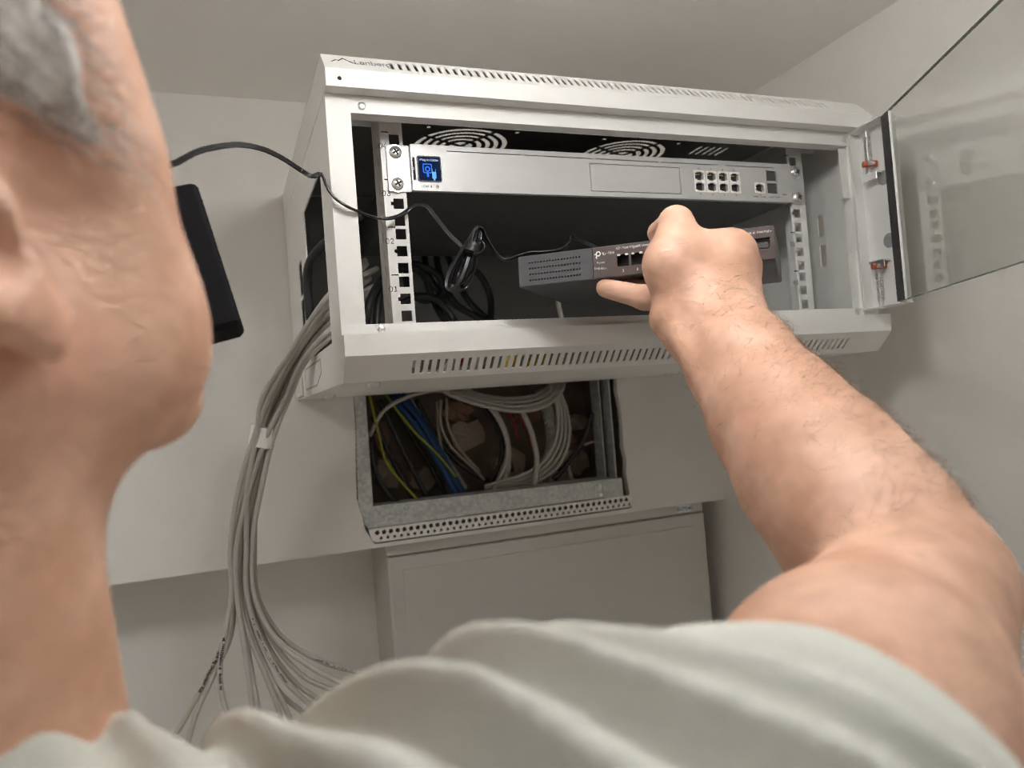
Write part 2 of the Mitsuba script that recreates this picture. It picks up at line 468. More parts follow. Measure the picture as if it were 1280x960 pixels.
for i in range(5):
    holes.append(affinity.rotate(sbox(.196 + i * .010, .118, .200 + i * .010, .148), 0, origin=(.22, .13)))
roof = roof.difference(unary_union(holes))
obj('roof_panel', flat(roof, ZT2 - S * .5, S * .5), 'm_coat', tc)
obj('roof_shade_sheet', flat(roof.intersection(sbox(-W + .004, YC2 + .004, W - .004, YR - .008)), ZT2 - S, S * .48), 'm_inside_shade', tc)  # added dark sheet: shade under the roof painted in, same coat otherwise
# maker's name on the top chamfer
o0 = np.array([0, YC, ZT1]) - cn * .00005
zig = [(-.2935, .0135), (-.2885, .0195), (-.2865, .0178), (-.2820, .0240), (-.2745, .0150), (-.2705, .0128), (-.2745, .0133), (-.2818, .0218), (-.2862, .0160), (-.2884, .0180), (-.2915, .0137)]
lg = obj('maker_logo', extr(Polygon(zig), o0, X_, cu, -cn, .0002), 'm_ink_grey', tc)
obj('maker_name', lettering('Lanberg', .0088, o0 + X_ * -.2735 + cu * .0125, X_ * .70, cu, .0002), 'm_ink_grey', tc)

# bottom cover
bc = obj('bottom_cover', cat_([bx(-W, W, YC, YC + S, ZB1, ZB0), bx(-W, W, YC, YP, ZB0 - S, ZB0), bx(-W, W, YC2, YR, ZB2, ZB2 + S),
                               side(Polygon([(YC, ZB0), (YC, ZB1), (YC2, ZB2), (.292, ZB2), (.292, ZB0)]), -W, S), side(Polygon([(YC, ZB0), (YC, ZB1), (YC2, ZB2), (.292, ZB2), (.292, ZB0)]), W - S, S),
                               bx(-W, W, YR - S, YR, ZB2 + S, ZB0)]), 'm_coat', cb)
obj('rear_bracket', bx(-W - .001, -W + .012, .300, YR, ZB2 + .003, ZB0 + .01), 'm_coat', bc)
obj('rear_bracket', bx(W - .012, W + .001, .300, YR, ZB2 + .003, ZB0 + .01), 'm_coat', bc)
bu = np.array([0, YC - YC2, ZB1 - ZB2]) / cl
bn = np.array([0, -bu[2], bu[1]]) * -1
plate = sbox(-W, 0, W, cl).difference(slot_row(.0062, .0215))
obj('bottom_vent', extr(plate, (0, YC2, ZB2), X_, bu, np.array([0, bu[2], -bu[1]]), S), 'm_coat', bc)
kn = Polygon([(.105, ZB0 - .006), (.262, ZB0 - .006), (.262, ZB2 + .007), (.150, ZB2 + .007), (.105, ZB0 - .022)])
obj('knock_out', side(kn.difference(kn.buffer(-.0022)), -W - .0004, .0004), 'm_panel_side', bc)
for q in ((-.272, .264), (-.267, .004), (.222, .276), (.10, -.012)):
    obj('foot_stud', lathe([(.0062, 0), (.0062, -.003), (.0045, -.0046), (0, -.005)], (q[0], q[1], ZB2), Z_, 14), 'm_zinc', bc, smooth=40)

# frame: posts, headers, side openings
fm = obj('frame', cat_([bx(-W + .0005, -.2785, YP, YP + S, ZB0, ZT0), bx(-W + .0005, -W + .002, YP, .020, ZB0, ZT0), bx(-.2800, -.2785, YP, YP + .012, ZB0, ZT0)]), 'm_coat', cb)
obj('right_post', cat_([bx(.2770, W - .0005, YP, YP + S, ZB0, ZT0), bx(.2770, .2785, YP, YP + .014, ZB0, ZT0), bx(.2665, .2775, YP + .004, YP + .0055, .1200, .1760), bx(.2665, .2775, YP + .004, YP + .0055, -.0050, .0570)]), 'm_coat', fm)
obj('header', cat_([bx(-.2785, .2770, YP + .0006, YP + .002, .1780, ZT0 + .004), bx(-.2785, .2770, YP + .002, YP + .016, .1780, .1794)]), 'm_coat', fm)
obj('sill', cat_([bx(-.2785, .2770, YP + .0006, YP + .002, ZB0 - .004, -.0050), bx(-.2785, .2770, YP + .002, YP + .018, -.0064, -.0050)]), 'm_coat', fm)
rear = sbox(.171, ZB0, YR, ZT0).difference(unary_union([sbox(.222, .066, .262, .106), sbox(.222, .029, .262, .061)]))
obj('rear_post', side(rear, -W + .0005, S), 'm_coat', fm)
obj('side_rail', cat_([side(sbox(.020, .1470, .171, ZT0), -W + .0005, S)]), 'm_coat', fm)
rsd = sbox(-.030, ZB2, YR, ZT2 - .003).difference(unary_union([rrect(.026, .036, .093, .118, .002), rrect(.026, .036, .055, .082, .002)]))
obj('right_side_panel', side(rsd, W - .004, S), 'm_coat', cb)
obj('back_panel', front(sbox(-W + .003, ZB2 + .002, W - .003, ZT2 - .002), YR - .006, S), 'm_inside_shade', cb)  # coated like the rest; its dark tone is painted cavity shade
for x, z in ((-.2685, .1845), (.2715, .1850), (-.2655, -.0095), (.2680, -.0090)):
    s = obj('frame_screw', lathe([(.0036, 0), (.0036, .0006), (.0026, .0012), (0, .0013)], (x, YP + .0006, z), (0, -1, 0), 14), 'm_zinc', fm, smooth=40)
obj('screw_hole', front(Point(-.2885, .2005).buffer(.0017), YC - .0002, .0004), 'm_ink', tc)

# 19-inch rails
HOLES = [u * .04445 + h for u in range(4) for h in (.00635, .022225, .0381)]
for s, nm in ((-1, 'left'), (1, 'right')):
    xs = sorted((s * .2460, s * .2245))
    face = sbox(xs[0], -.050, xs[1], .2270)
    cut = []
    for j, z in enumerate(HOLES):
        sq = sbox(s * .23255 - .0049, z - .0049, s * .23255 + .0049, z + .0049)
        cut.append(sq)
        if j % 3 == 1:
            cut.append(sbox(s * .23255 - .0072, z - .0018, s * .23255, z + .0018))
    face = face.difference(unary_union(cut))
    rl = obj('mounting_rail', front(face, 0, .0016), 'm_rail', cb)
    flange = sbox(.0016, -.050, .034, .2270).difference(unary_union([rrect(.012, .019, z - .005, z + .005, .003) for z in HOLES]))
    obj('rail_flange', side(flange, s * .2460 - (.0016 if s > 0 else 0), .0016), 'm_rail', rl)
    obj('rail_foot', bx(*sorted((s * .2460, s * .297)), .030, .0316, -.050, .2270) if False else bx(*sorted((s * .2460, s * .2965)), .0325, .034, .195, .225), 'm_rail', rl)
    for i in range(4):
        zc_ = i * .04445
        xl = s * .23255 - (.0105 if s < 0 else .010)
        obj('unit_number', lettering(f'0{i + 1}', .0050, (xl - .0005, -.0001, zc_ + .0315), X_, Z_, .0002, center=True), 'm_ink', rl)
        obj('unit_mark', front(sbox(s * .23255 - .0118, zc_ + .04445 - .0005, s * .23255 - .0050, zc_ + .04445 + .0005), -.0003, .0003), 'm_ink', rl)

# glass door with hinge channel
da = math.radians(62.7)
dg = np.array([-math.cos(da), -math.sin(da), 0])
dnv = np.array([math.sin(da), -math.cos(da), 0])
gp = np.array([.2695, -.0900, 0])
zd0, zd1 = -.0075, .1880
H0, G0 = np.array([.2765, -.0455]), np.array([.2675, -.0985])
hd = obj('door', cat_([extr(Polygon([(.2860, -.0450), (.2875, -.0450), (.2805, -.1010), (.2790, -.1010)]), (0, 0, zd0), X_, Y_, Z_, zd1 - zd0),
                       extr(Polygon([(.2730, -.0450), (.2875, -.0450), (.2875, -.0464), (.2730, -.0464)]), (0, 0, zd0), X_, Y_, Z_, zd1 - zd0),
                       extr(Polygon([(.2665, -.0985), (.2805, -.1000), (.2803, -.1015), (.2663, -.1000)]), (0, 0, zd0), X_, Y_, Z_, zd1 - zd0)]), 'm_coat_plain', cb, label='open door of the cabinet: hinge channel with a clear glass sheet')
cap = Polygon([(.2730, -.0450), (.2875, -.0450), (.2805, -.1030), (.2640, -.1090), (.2610, -.0990), (.2665, -.0700)])
obj('end_cap', flat(cap, zd1, .0014), 'm_coat_plain', hd)
obj('end_cap', flat(cap, zd0 - .0014, .0014), 'm_coat_plain', hd)
obj('fold_line', cat_([bx(.2835, .2845, -.0665, -.0655, zd0, zd1)]), 'm_coat_plain', hd)


def gpt(l, off, z): return gp + dg * l + dnv * off + Z_ * z


def gslab(l0, l1, o0_, o1_, z0, z1):
    v = [gpt(l, o, z) for l in (l0, l1) for o in (o0_, o1_) for z in (z0, z1)]
    return trimesh.convex.convex_hull(np.array(v))


gl = trimesh.Trimesh(np.array([gpt(.009, 0, zd0 + .001), gpt(.535, 0, zd0 + .001), gpt(.535, 0, zd1 - .001), gpt(.009, 0, zd1 - .001)]), [[0, 1, 2], [0, 2, 3]], process=False)
obj('glass', gl, 'm_glass', hd, label='clear glass sheet')
e = .0016
obj('glass_edge', cat_([gslab(.009, .535, -e, e, zd1 - .0009, zd1 - .0002), gslab(.009, .535, -e, e, zd0 + .0002, zd0 + .0009)]), 'm_glass_edge', hd)
obj('edge_trim', gslab(.0285, .0293, -.0013, .0013, zd0, zd1), 'm_rail', hd)
tp = gslab(.0095, .0285, -.0016, .0016, zd0 + .001, zd1 - .001)
obj('black_tape', tp, 'm_black', hd, label='black tape strip along the hinge edge of the glass')
obj('lock_strip', gslab(.515, .540, -.006, .006, zd0, zd1), 'm_coat_plain', hd)
# sprung hinge pins and copper-capped studs
for zc_, up in ((.160, 1), (.018, -1)):
    xh, yh = .2785, -.0640
    zs_ = np.linspace(-.020, .020, 150)
    a = np.linspace(0, 2 * math.pi * 13, 150)
    coil = np.stack([xh + .0032 * np.cos(a), yh + .0032 * np.sin(a), zc_ + zs_], 1)
    hg = obj('hinge_pin', cyl((xh, yh, zc_ - .024), (xh, yh, zc_ + .026), .0019, 12), 'm_zinc', hd, smooth=40)
    obj('spring', sweep(coil, .00085, 6), 'm_zinc', hg, smooth=True)
    zb = zc_ - .0235 * up
    obj('bracket', cat_([bx(.2715, .2835, -.0790, -.0580, zb - .0010, zb + .0010, .0004), bx(.2715, .2730, -.0790, -.0600, zb - .0075, zb + .001, .0004)]), 'm_zinc', hg)
    zz = .148 if up > 0 else .0365
    pin = np.array([.2838, -.0720, zz])
    sd = obj('stud', cyl(pin, pin + np.array([-.013, .002, .0]), .0022, 14), 'm_zinc', hd, smooth=40)
    obj('stud_cap', cyl(pin + np.array([-.002, .0003, 0]), pin + np.array([-.0150, .0072, .0]), .0034, 14), 'm_copper', sd, smooth=40, label='copper coloured cap')
    zk = .130 if up > 0 else .062
    obj('round_sticker', lathe([(.0078, 0), (.0078, .0005), (0, .0005)], (.2817, -.0785, zk), (-.99, .12, 0), 24), 'm_sticker', hd)

# ------------------------------------------------------------------ gateway router in the rack
ud = thing('rack_gateway', 'silver one-unit rack gateway with small blue screen bolted across the top of the rack', 'network router')
uz0, uz1, uy = .1222, .1659, -.0060
bx0, bx1 = -.2195, .2225
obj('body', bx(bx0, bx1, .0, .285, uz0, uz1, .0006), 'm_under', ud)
PORTS = []
pw, ph = .0118, .0100
for i in range(4):
    for j in range(2):
        PORTS.append((.0985 + i * .01545, .1478 - j * .0117, j))
PORTS.append((.1780, .1372, 1))
cut = [sbox(x - pw / 2, z - ph / 2, x + pw / 2, z + ph / 2) for x, z, _ in PORTS]
SFP = [(.1955, .1515), (.1955, .1373)]
cut += [sbox(x - .0072, z - .0058, x + .0072, z + .0058) for x, z in SFP]
for a, b in ((-.1845, -.1085), (-.1055, -.0295), (-.0260, .0490), (.0525, .1245), (.1335, .2000)):
    cut.append(sbox(a, .1603, b, .1612))
cut.append(rrect(-.0340, .0740, .1270, .1560, .0006).difference(rrect(-.0333, .0733, .1277, .1553, .0006)))
cut.append(rrect(-.2195 + .0012, -.2158, .1318, .1535, .0012))
fp = obj('faceplate', front(rrect(bx0, bx1, uz0, uz1, .001).difference(unary_union(cut)), uy, .0055), 'm_silver', ud)
obj('recess_back', bx(bx0 + .002, bx1 - .002, -.0008, -.0002, uz0 + .002, uz1 - .002), 'm_black_matt', ud)
for s in (-1, 1):
    a, b = (-.2413, bx0 - .0002) if s < 0 else (bx1 + .0002, .2440)
    er = obj('ear', front(rrect(a, b, uz0 - .0004, uz1 - .0006, .0012), -.0024, .0022), 'm_silver', ud)
    for z in (.1285, .1580):
        screw(ud, (s * .23255 + (.0005 if s > 0 else -.0005), -.0024, z), r=.0060)
dt = obj('drive_bay', front(rrect(-.0333, .0733, .1277, .1553, .0006).difference(rrect(.0462, .0502, .1285, .1545, .0008)), uy + .0003, .0045), 'm_silver', ud)
obj('pull_slot', front(sbox(.0462, .1425, .0502, .1445), uy + .0006, .003), 'm_silver', dt)
obj('bay_light', front(Point(.0620, .1425).buffer(.0008), uy + .0002, .0002), 'm_ink_grey', dt)
for x, z, j in PORTS:
    p_ = obj('port', bx(x - pw / 2, x + pw / 2, uy + .0050, uy + .0054, z - ph / 2, z + ph / 2), 'm_black_matt', ud)
    sgn = 1 if j else -1
    obj('port_frame', front(rrect(x - pw / 2 - .0012, x + pw / 2 + .0012, z - ph / 2 - .0010, z + ph / 2 + .0010, .0008).difference(
        unary_union([sbox(x - pw / 2 + .0004, z - ph / 2 + .0016, x + pw / 2 - .0004, z + ph / 2 - .0016), sbox(x - .0032, z - ph / 2 + .0004, x + .0032, z + ph / 2 - .0004)])), uy - .0003, .0012), 'm_tape', p_)
    obj('contacts', bx(x - .0040, x + .0040, uy + .0042, uy + .0052, z - sgn * .0030 - .0006, z - sgn * .0030 + .0006), 'm_gold', p_)
    obj('port_number', front(sbox(x - .0006, z + sgn * -(ph / 2 + .0030) - .0006, x + .0006, z + sgn * -(ph / 2 + .0030) + .0006), uy - .0002, .0003), 'm_ink_grey', p_)
for x, z in SFP:
    p_ = obj('fibre_port', bx(x - .0070, x + .0070, uy + .0030, uy + .0050, z - .0056, z + .0056), 'm_ink_grey', ud)
    obj('latch', bx(x - .0066, x + .0066, uy + .0008, uy + .0030, z - .0052, z + .0034, .0005), 'm_under', p_)
for x in (.1715, .1815, .1925, .2010):
    obj('port_legend', front(sbox(x - .0032, .1268, x + .0032, .1276), uy - .0002, .0003), 'm_ink_grey', ud)
obj('model_mark', front(sbox(.2085, .1300, .2150, .1312), uy - .0002, .0003), 'm_ink_grey', ud)
# touch screen
sc = obj('screen', front(rrect(-.2140, -.1910, .1305, .1550, .0018), uy - .0009, .0012), 'm_black', ud, label='small square touch screen with blue symbol')
pbr('m_screen_bg', (.004, .008, .03), .15)
scene['m_glow_blue'] = {'type': 'diffuse', 'reflectance': rgb(.005, .01, .02)}


def glow(name, mesh, c, parent):
    k = obj(name, mesh, 'm_glow_blue', parent)
    scene[k]['emitter'] = {'type': 'area', 'radiance': rgb(*c)}
    return k


ys = uy - .0011
glow('screen_field', front(rrect(-.2130, -.1920, .1315, .1540, .0010), uy - .00095, .0001), (.0012, .0025, .011), sc)
glow('screen_text', lettering('Plug in Cable', .0021, (-.2025, ys, .1508), X_, Z_, .0001, center=True), (.26, .30, .40), sc)
jack = unary_union([rrect(-.2090, -.2000, .1385, .1475, .0010).difference(rrect(-.2080, -.2010, .1395, .1465, .0006)), Point(-.2045, .1425).buffer(.0026).difference(Point(-.2045, .1425).buffer(.0014)), sbox(-.2055, .1350, -.2035, .1385)])
glow('screen_jack', front(jack, ys - .0001, .0001), (.012, .07, .36), sc)
plug = unary_union([rrect(-.2005, -.1965, .1335, .1400, .0008), sbox(-.2003, .1395, -.1999, .1425), sbox(-.1971, .1395, -.1967, .1425), sbox(-.1993, .1318, -.1977, .1340)])
glow('screen_plug', front(plug, ys - .0002, .0001), (.06, .17, .32), sc)
obj('indicator', front(Point(-.2180, .1425).buffer(.0012).difference(Point(-.2180, .1425).buffer(.0006)), uy - .0004, .0004), 'm_ink_white', ud)
obj('name_print', lettering('UDM', .0021, (-.2076, uy - .0001, .1262), X_, Z_, .0002, center=True), 'm_ink_grey', ud)
obj('name_print', front(Point(-.1958, .1262).buffer(.0015).difference(Point(-.1958, .1262).buffer(.0008)), uy - .0002, .0003), 'm_ink_grey', ud)
obj('name_print', front(sbox(-.2022, .1252, -.2012, .1272), uy - .0002, .0003), 'm_ink_grey', ud)

# ------------------------------------------------------------------ desktop switch held in the hand
swt = thing('network_switch', 'dark grey metal desktop network switch held at an angle in the right hand', 'network switch')
SO = np.array([-.1526, -.0832, .0170])
from scipy.spatial.transform import Rotation as Rot
SR = Rot.from_rotvec([-.0061, .0309, -.744]).as_matrix()
sw_w, sw_h, sw_d = .209, .026, .126


def sp(x, y, z): return SO + SR @ np.array([x, y, z])


def sobj(name, mesh, m, parent, **k):
    M = np.eye(4)
    M[:3, :3], M[:3, 3] = SR, SO
    mesh = mesh.copy()
    mesh.apply_transform(M)
    return obj(name, mesh, m, parent, **k)


sobj('case', cat_([bx(0, sw_w, .0085, sw_d, 0, sw_h, .0012), front(rrect(0, sw_w, 0, sw_h, .001).difference(sbox(.0012, .0012, sw_w - .0012, sw_h - .0012)), .0004, .0095)]), 'm_switch', swt)
vent = []
for r_ in range(4):
    for i in range(18):
        vent.append(Point(.0105 + i * .0026, .0050 + r_ * .0050).buffer(.00085, quad_segs=2))
PX = [.0915 + i * .0117 for i in range(8)] + [.1858]
pz, pww, phh = .0130, .0098, .0098
pc = [sbox(x - pww / 2, pz - phh / 2, x + pww / 2, pz + phh / 2) for x in PX] + [sbox(.1935, .0090, .2055, .0175)]
fpl = rrect(.0004, .0660, .0006, sw_h - .0006, .001).difference(unary_union(vent))
sobj('vent_panel', front(fpl, -.0004, .0014), 'm_switch', swt)
fpl = rrect(.0664, sw_w - .0004, .0006, sw_h - .0006, .001).difference(unary_union(pc))
sobj('port_panel', front(fpl, -.0006, .0016), 'm_switch_panel', swt, label='brown tinted port panel')
sobj('recess', bx(.0013, sw_w - .0013, .0078, .0084, .0013, sw_h - .0013), 'm_black_matt', swt)
sobj('top_seam', bx(.001, sw_w - .001, -.0007, .0004, sw_h - .0006, sw_h + .0002), 'm_ink_grey', swt)
for i, x in enumerate(PX):
    p_ = sobj('port', bx(x - pww / 2, x + pww / 2, .0070, .0076, pz - phh / 2, pz + phh / 2), 'm_black_matt', swt)
    sobj('port_light', cat_([bx(x - .0045, x - .0021, -.0007, .0, pz + .0038, pz + .0052), bx(x + .0021, x + .0045, -.0007, .0, pz + .0038, pz + .0052)]), 'm_ink_white', p_)
    sobj('port_number', lettering(str(i + 1), .0020, (x, -.0007, .0044), X_, Z_, .0002, center=True), 'm_ink_white', p_)
p_ = sobj('fibre_port', bx(.1935, .2055, .0040, .0046, .0090, .0175), 'm_ink_grey', swt)
sobj('latch', bx(.1948, .2042, -.0008, .0040, .0092, .0140, .0005), 'm_under', p_)
lx = .0690
ring = Point(lx + .0022, .0205).buffer(.0022).difference(Point(lx + .0022, .0205).buffer(.0012))
sobj('maker_logo', front(unary_union([ring, sbox(lx, .0165, lx + .0010, .0205), sbox(lx - .0012, .0198, lx + .0008, .0207)]), -.0008, .0003), 'm_ink_white', swt)
sobj('maker_name', lettering('tp-link', .0024, (lx + .0054, -.0007, .0192), X_, Z_, .0002), 'm_ink_white', swt)
sobj('front_text', lettering('10-Port Gigabit Desktop Switch', .0020, (.0860, -.0007, .0222), X_, Z_, .0002), 'm_ink_white', swt)
sobj('front_text', lettering('Power', .0018, (.0695, -.0007, .0122), X_, Z_, .0002), 'm_ink_white', swt)
sobj('front_text', lettering('PoE Max', .0018, (.0676, -.0007, .0074), X_, Z_, .0002), 'm_ink_white', swt)
sobj('front_text', lettering('with 8-Port PoE+', .0017, (.1880, -.0007, .0212), X_, Z_, .0002), 'm_ink_white', swt)
for z in (.0131, .0083):
    sobj('status_light', front(Point(.0768, z).buffer(.0008), -.0008, .0003), 'm_ink', swt)

# ------------------------------------------------------------------ the person: bodies as signed distances, meshed by surface nets
from scipy.sparse import coo_matrix
from scipy.sparse.csgraph import connected_components


def smin(a, b, k):
    h = np.maximum(k - np.abs(a - b), 0) / k
    return np.minimum(a, b) - h * h * k * .25


def smax(a, b, k): return -smin(-a, -b, k)


def cone(p, a, b, ra, rb):
    """Distance to a limb that runs from a (radius ra) to b (radius rb)."""
    a, b = np.asarray(a, float), np.asarray(b, float)
    ba = b - a
    l = ba @ ba
    t = np.clip(((p - a) @ ba) / l, 0, 1)
    q = p - a - t[:, None] * ba
    return np.sqrt((q * q).sum(1)) - (ra + (rb - ra) * t)


def chain(p, pts, k=.01):
    d = None
    for (a, ra), (b, rb) in zip(pts[:-1], pts[1:]):
        c = cone(p, a, b, ra, rb)
        d = c if d is None else smin(d, c, k)
    return d


def ell(p, c, r, Rm=None):
    q = p - np.asarray(c, float)
    if Rm is not None:
        q = q @ Rm
    r = np.asarray(r, float)
    k0 = np.sqrt(((q / r) ** 2).sum(1))
    k1 = np.sqrt(((q / r ** 2) ** 2).sum(1))
    return np.where(k1 > 1e-9, k0 * (k0 - 1) / np.maximum(k1, 1e-9), -r.min())


def ball(p, c, r): return np.sqrt(((p - np.asarray(c, float)) ** 2).sum(1)) - r


def nets(f, lo, hi, h, margin=1.0):
    """Surface nets of the distance f over a box, evaluated only near the surface."""
    lo, hi = np.asarray(lo, float), np.asarray(hi, float)
    B = 8
    nb = np.ceil((hi - lo) / (h * B)).astype(int)
    ci = np.stack(np.meshgrid(*[np.arange(n) for n in nb], indexing='ij'), -1).reshape(-1, 3)
    d = f(lo + (ci + .5) * h * B)
    act = ci[np.abs(d) < h * B * .87 * 1.35 * margin + .006]
    N = nb * B + 1
    val = np.full(N, np.nan, np.float32)
    o = np.stack(np.meshgrid(*[np.arange(B + 1)] * 3, indexing='ij'), -1).reshape(-1, 3)
    idx = (act[:, None] * B + o[None]).reshape(-1, 3)
    flat_ = np.unique(np.ravel_multi_index(idx.T, N))
    idx = np.stack(np.unravel_index(flat_, N), 1)
    val.reshape(-1)[flat_] = np.concatenate([f(lo + c * h) for c in np.array_split(idx, max(1, len(idx) // 150000))])
    cell = (act[:, None] * B + np.stack(np.meshgrid(*[np.arange(B)] * 3, indexing='ij'), -1).reshape(1, -1, 3)).reshape(-1, 3)
    corner = np.array(list(np.ndindex(2, 2, 2)))
    cv = np.stack([val[tuple((cell + c).T)] for c in corner], 1)
    neg = cv < 0
    on = neg.any(1) & ~neg.all(1)
    cell, cv = cell[on], cv[on]
    acc, cnt = np.zeros((len(cell), 3)), np.zeros(len(cell))
    for i, a in enumerate(corner):
        for j, b in enumerate(corner):
            if i < j and np.abs(a - b).sum() == 1:
                m = (cv[:, i] < 0) != (cv[:, j] < 0)
                t = np.where(m, cv[:, i] / np.where(m, cv[:, i] - cv[:, j], 1), 0)
                acc += np.where(m[:, None], a + t[:, None] * (b - a), 0)
                cnt += m
    v = lo + (cell + acc / cnt[:, None]) * h
    lut = np.full(N, -1, np.int32)
    lut[tuple(cell.T)] = np.arange(len(cell))
    quads = []
    for ax in range(3):
        e = np.eye(3, dtype=int)
        u_, w_ = e[(ax + 1) % 3], e[(ax + 2) % 3]
        a0 = cv[:, 0] < 0
        k1 = int(np.ravel_multi_index(e[ax], (2, 2, 2)))
        a1 = cv[:, k1] < 0
        m = a0 != a1
        c = cell[m]
        ok = (c[:, (ax + 1) % 3] > 0) & (c[:, (ax + 2) % 3] > 0)
        c, s = c[ok], a0[m][ok]
        q = np.stack([lut[tuple(c.T)], lut[tuple((c - u_).T)], lut[tuple((c - u_ - w_).T)], lut[tuple((c - w_).T)]], 1)
        good = (q >= 0).all(1)
        q, s = q[good], s[good]
        quads.append(np.where(s[:, None], q, q[:, ::-1]))
    q = np.concatenate(quads)
    fcs = np.concatenate([q[:, [0, 1, 2]], q[:, [0, 2, 3]]])
    # one step towards the exact surface
    g = np.stack([f(v + e_) - f(v - e_) for e_ in np.eye(3) * h * .25], 1) / (h * .5)
    g2 = np.maximum((g * g).sum(1), .2)
    v = v - (f(v) / g2)[:, None] * g * .8
    g_ = coo_matrix((np.ones(len(fcs) * 3), (fcs.ravel(), np.roll(fcs, 1, axis=1).ravel())), shape=(len(v), len(v)))
    lab = connected_components(g_, directed=False)[1]
    cnt_ = np.bincount(lab)
    fcs = fcs[cnt_[lab[fcs[:, 0]]] > .02 * len(v)]               # stray crumbs go
    m = trimesh.Trimesh(v, fcs, process=False)
    m.remove_unreferenced_vertices()
    if m.volume < 0:
        m.invert()
    return m


NZ = lambda p, s, seed=0: meshkit.noise(np.asarray(p) * s, seed) - .5

# head frame
HP = np.array([-0.5061, -0.4305, -0.0099])
yaw_, pit_ = math.radians(49), math.radians(25)
HF = np.array([math.cos(yaw_) * math.cos(pit_), math.sin(yaw_) * math.cos(pit_), math.sin(pit_)])
HL = np.array([-math.sin(yaw_), math.cos(yaw_), 0])
HU = np.cross(HF, HL)
HR = np.stack([HF, HL, HU], 1)


def h2w(x): return HP + HR @ np.asarray(x, float)


NB = cam(-185, 985, .225)           # base of the neck
SH = cam(930, 1200, .186)                      # right shoulder joint
MID = cam(655, 1072, .200)
SHL = np.array([-.690, -.395, -.215])          # left shoulder joint
EL = cam(1148, 738, .357)
ARM = [(cam(1146, 732, .357), .0395), (cam(1080, 657, .392), .0425), (cam(1023, 587, .428), .0425), (cam(972, 521, .467), .0380), (cam(925, 452, .508), .0325), (cam(897, 410, .540), .0300)]


def head(p):
    q = (p - HP) @ HR
    s = np.abs(q[:, 1])
    qs = np.stack([q[:, 0], s, q[:, 2]], 1)
    d = ell(q, (-.020, 0, .045), (.096, .076, .086))
    d = smin(d, ell(q, (.030, 0, -.028), (.062, .060, .088)), .02)
    d = smin(d, cone(qs, (.004, .048, -.060), (.076, .014, -.101), .019, .017), .026)
    d = smin(d, ball(q, (.080, 0, -.101), .018), .018)
    d = smin(d, cone(qs, (.046, .030, .066), (.058, .034, .040), .036, .034), .03)
    d = smin(d, ball(qs, (.062, .048, .014), .018), .022)
    d = smin(d, ball(qs, (.058, .045, -.014), .024), .02)
    d = smin(d, ell(qs, (.048, .046, -.060), (.030, .020, .034)), .025)
    d = smin(d, cone(qs, (.083, 0, .032), (.068, .046, .030), .014, .011), .012)
    d = smax(d, -ball(qs, (.100, .031, .008), .015), .012)
    d = smin(d, ball(qs, (.076, .032, .008), .0135), .004)
    d = smin(d, cone(q, (.088, 0, .022), (.110, 0, -.022), .009, .0125), .010)
    d = smin(d, ball(qs, (.100, .013, -.028), .0095), .006)
    d = smin(d, cone(qs, (.098, 0, -.058), (.088, .022, -.061), .0085, .004), .008)
    d = smin(d, cone(qs, (.096, 0, -.070), (.086, .020, -.068), .0090, .004), .006)
    d = smax(d, -cone(qs, (.107, 0, -.064), (.090, .024, -.0645), .0022, .0015), .003)
    # ears
    c, sn = math.cos(.25), math.sin(.25)
    e = (qs - np.array([-.020, .080, -.015])) / 1.12
    e = np.stack([e[:, 0] * c + e[:, 2] * sn, e[:, 1] - .30 * np.maximum(-e[:, 0], -.02), -e[:, 0] * sn + e[:, 2] * c], 1)
    ear = ell(e, (0, 0, .002), (.0185, .0075, .031))
    ring = np.sqrt((np.sqrt((e[:, 0] / .60) ** 2 + (e[:, 2] - .004) ** 2) - .0265) ** 2 * .6 + (e[:, 1] - .004) ** 2) - .0042
    ear = smin(ear, np.where(e[:, 0] < .012, ring, ring + .004), .004)
    ear = smax(ear, -ell(e, (.003, .008, -.004), (.0095, .0085, .0135)), .004)
    ear = smin(ear, ell(e, (.006, .001, -.029), (.0095, .0062, .0105)), .006)
    ear = smin(ear, ball(e, (.013, .002, -.006), .0055), .005)
    d = smin(d, ear * 1.12, .007)
    return d


TH = [(cam(868, 384, .540), .0165), (cam(836, 330, .536), .0165), (cam(845, 279, .556), .0118), (cam(823, 291, .590), .0088)]
MC = [cam(914, 318, .556), cam(927, 333, .574), cam(926, 348, .592), cam(918, 360, .606)]
FING = [
    [(MC[0], .0135), (cam(862, 376, .574), .0112), (cam(806, 372, .606), .0097), (cam(757, 360, .628), .0080)],
    [(MC[1], .0135), (cam(866, 372, .598), .0110), (cam(812, 365, .632), .0096), (cam(772, 356, .648), .0080)],
    [(MC[2], .0125), (cam(870, 369, .618), .0104), (cam(826, 362, .648), .0090), (cam(795, 354, .662), .0076)],
    [(MC[3], .0110), (cam(876, 368, .630), .0092), (cam(844, 361, .652), .0080), (cam(820, 354, .662), .0068)],
]


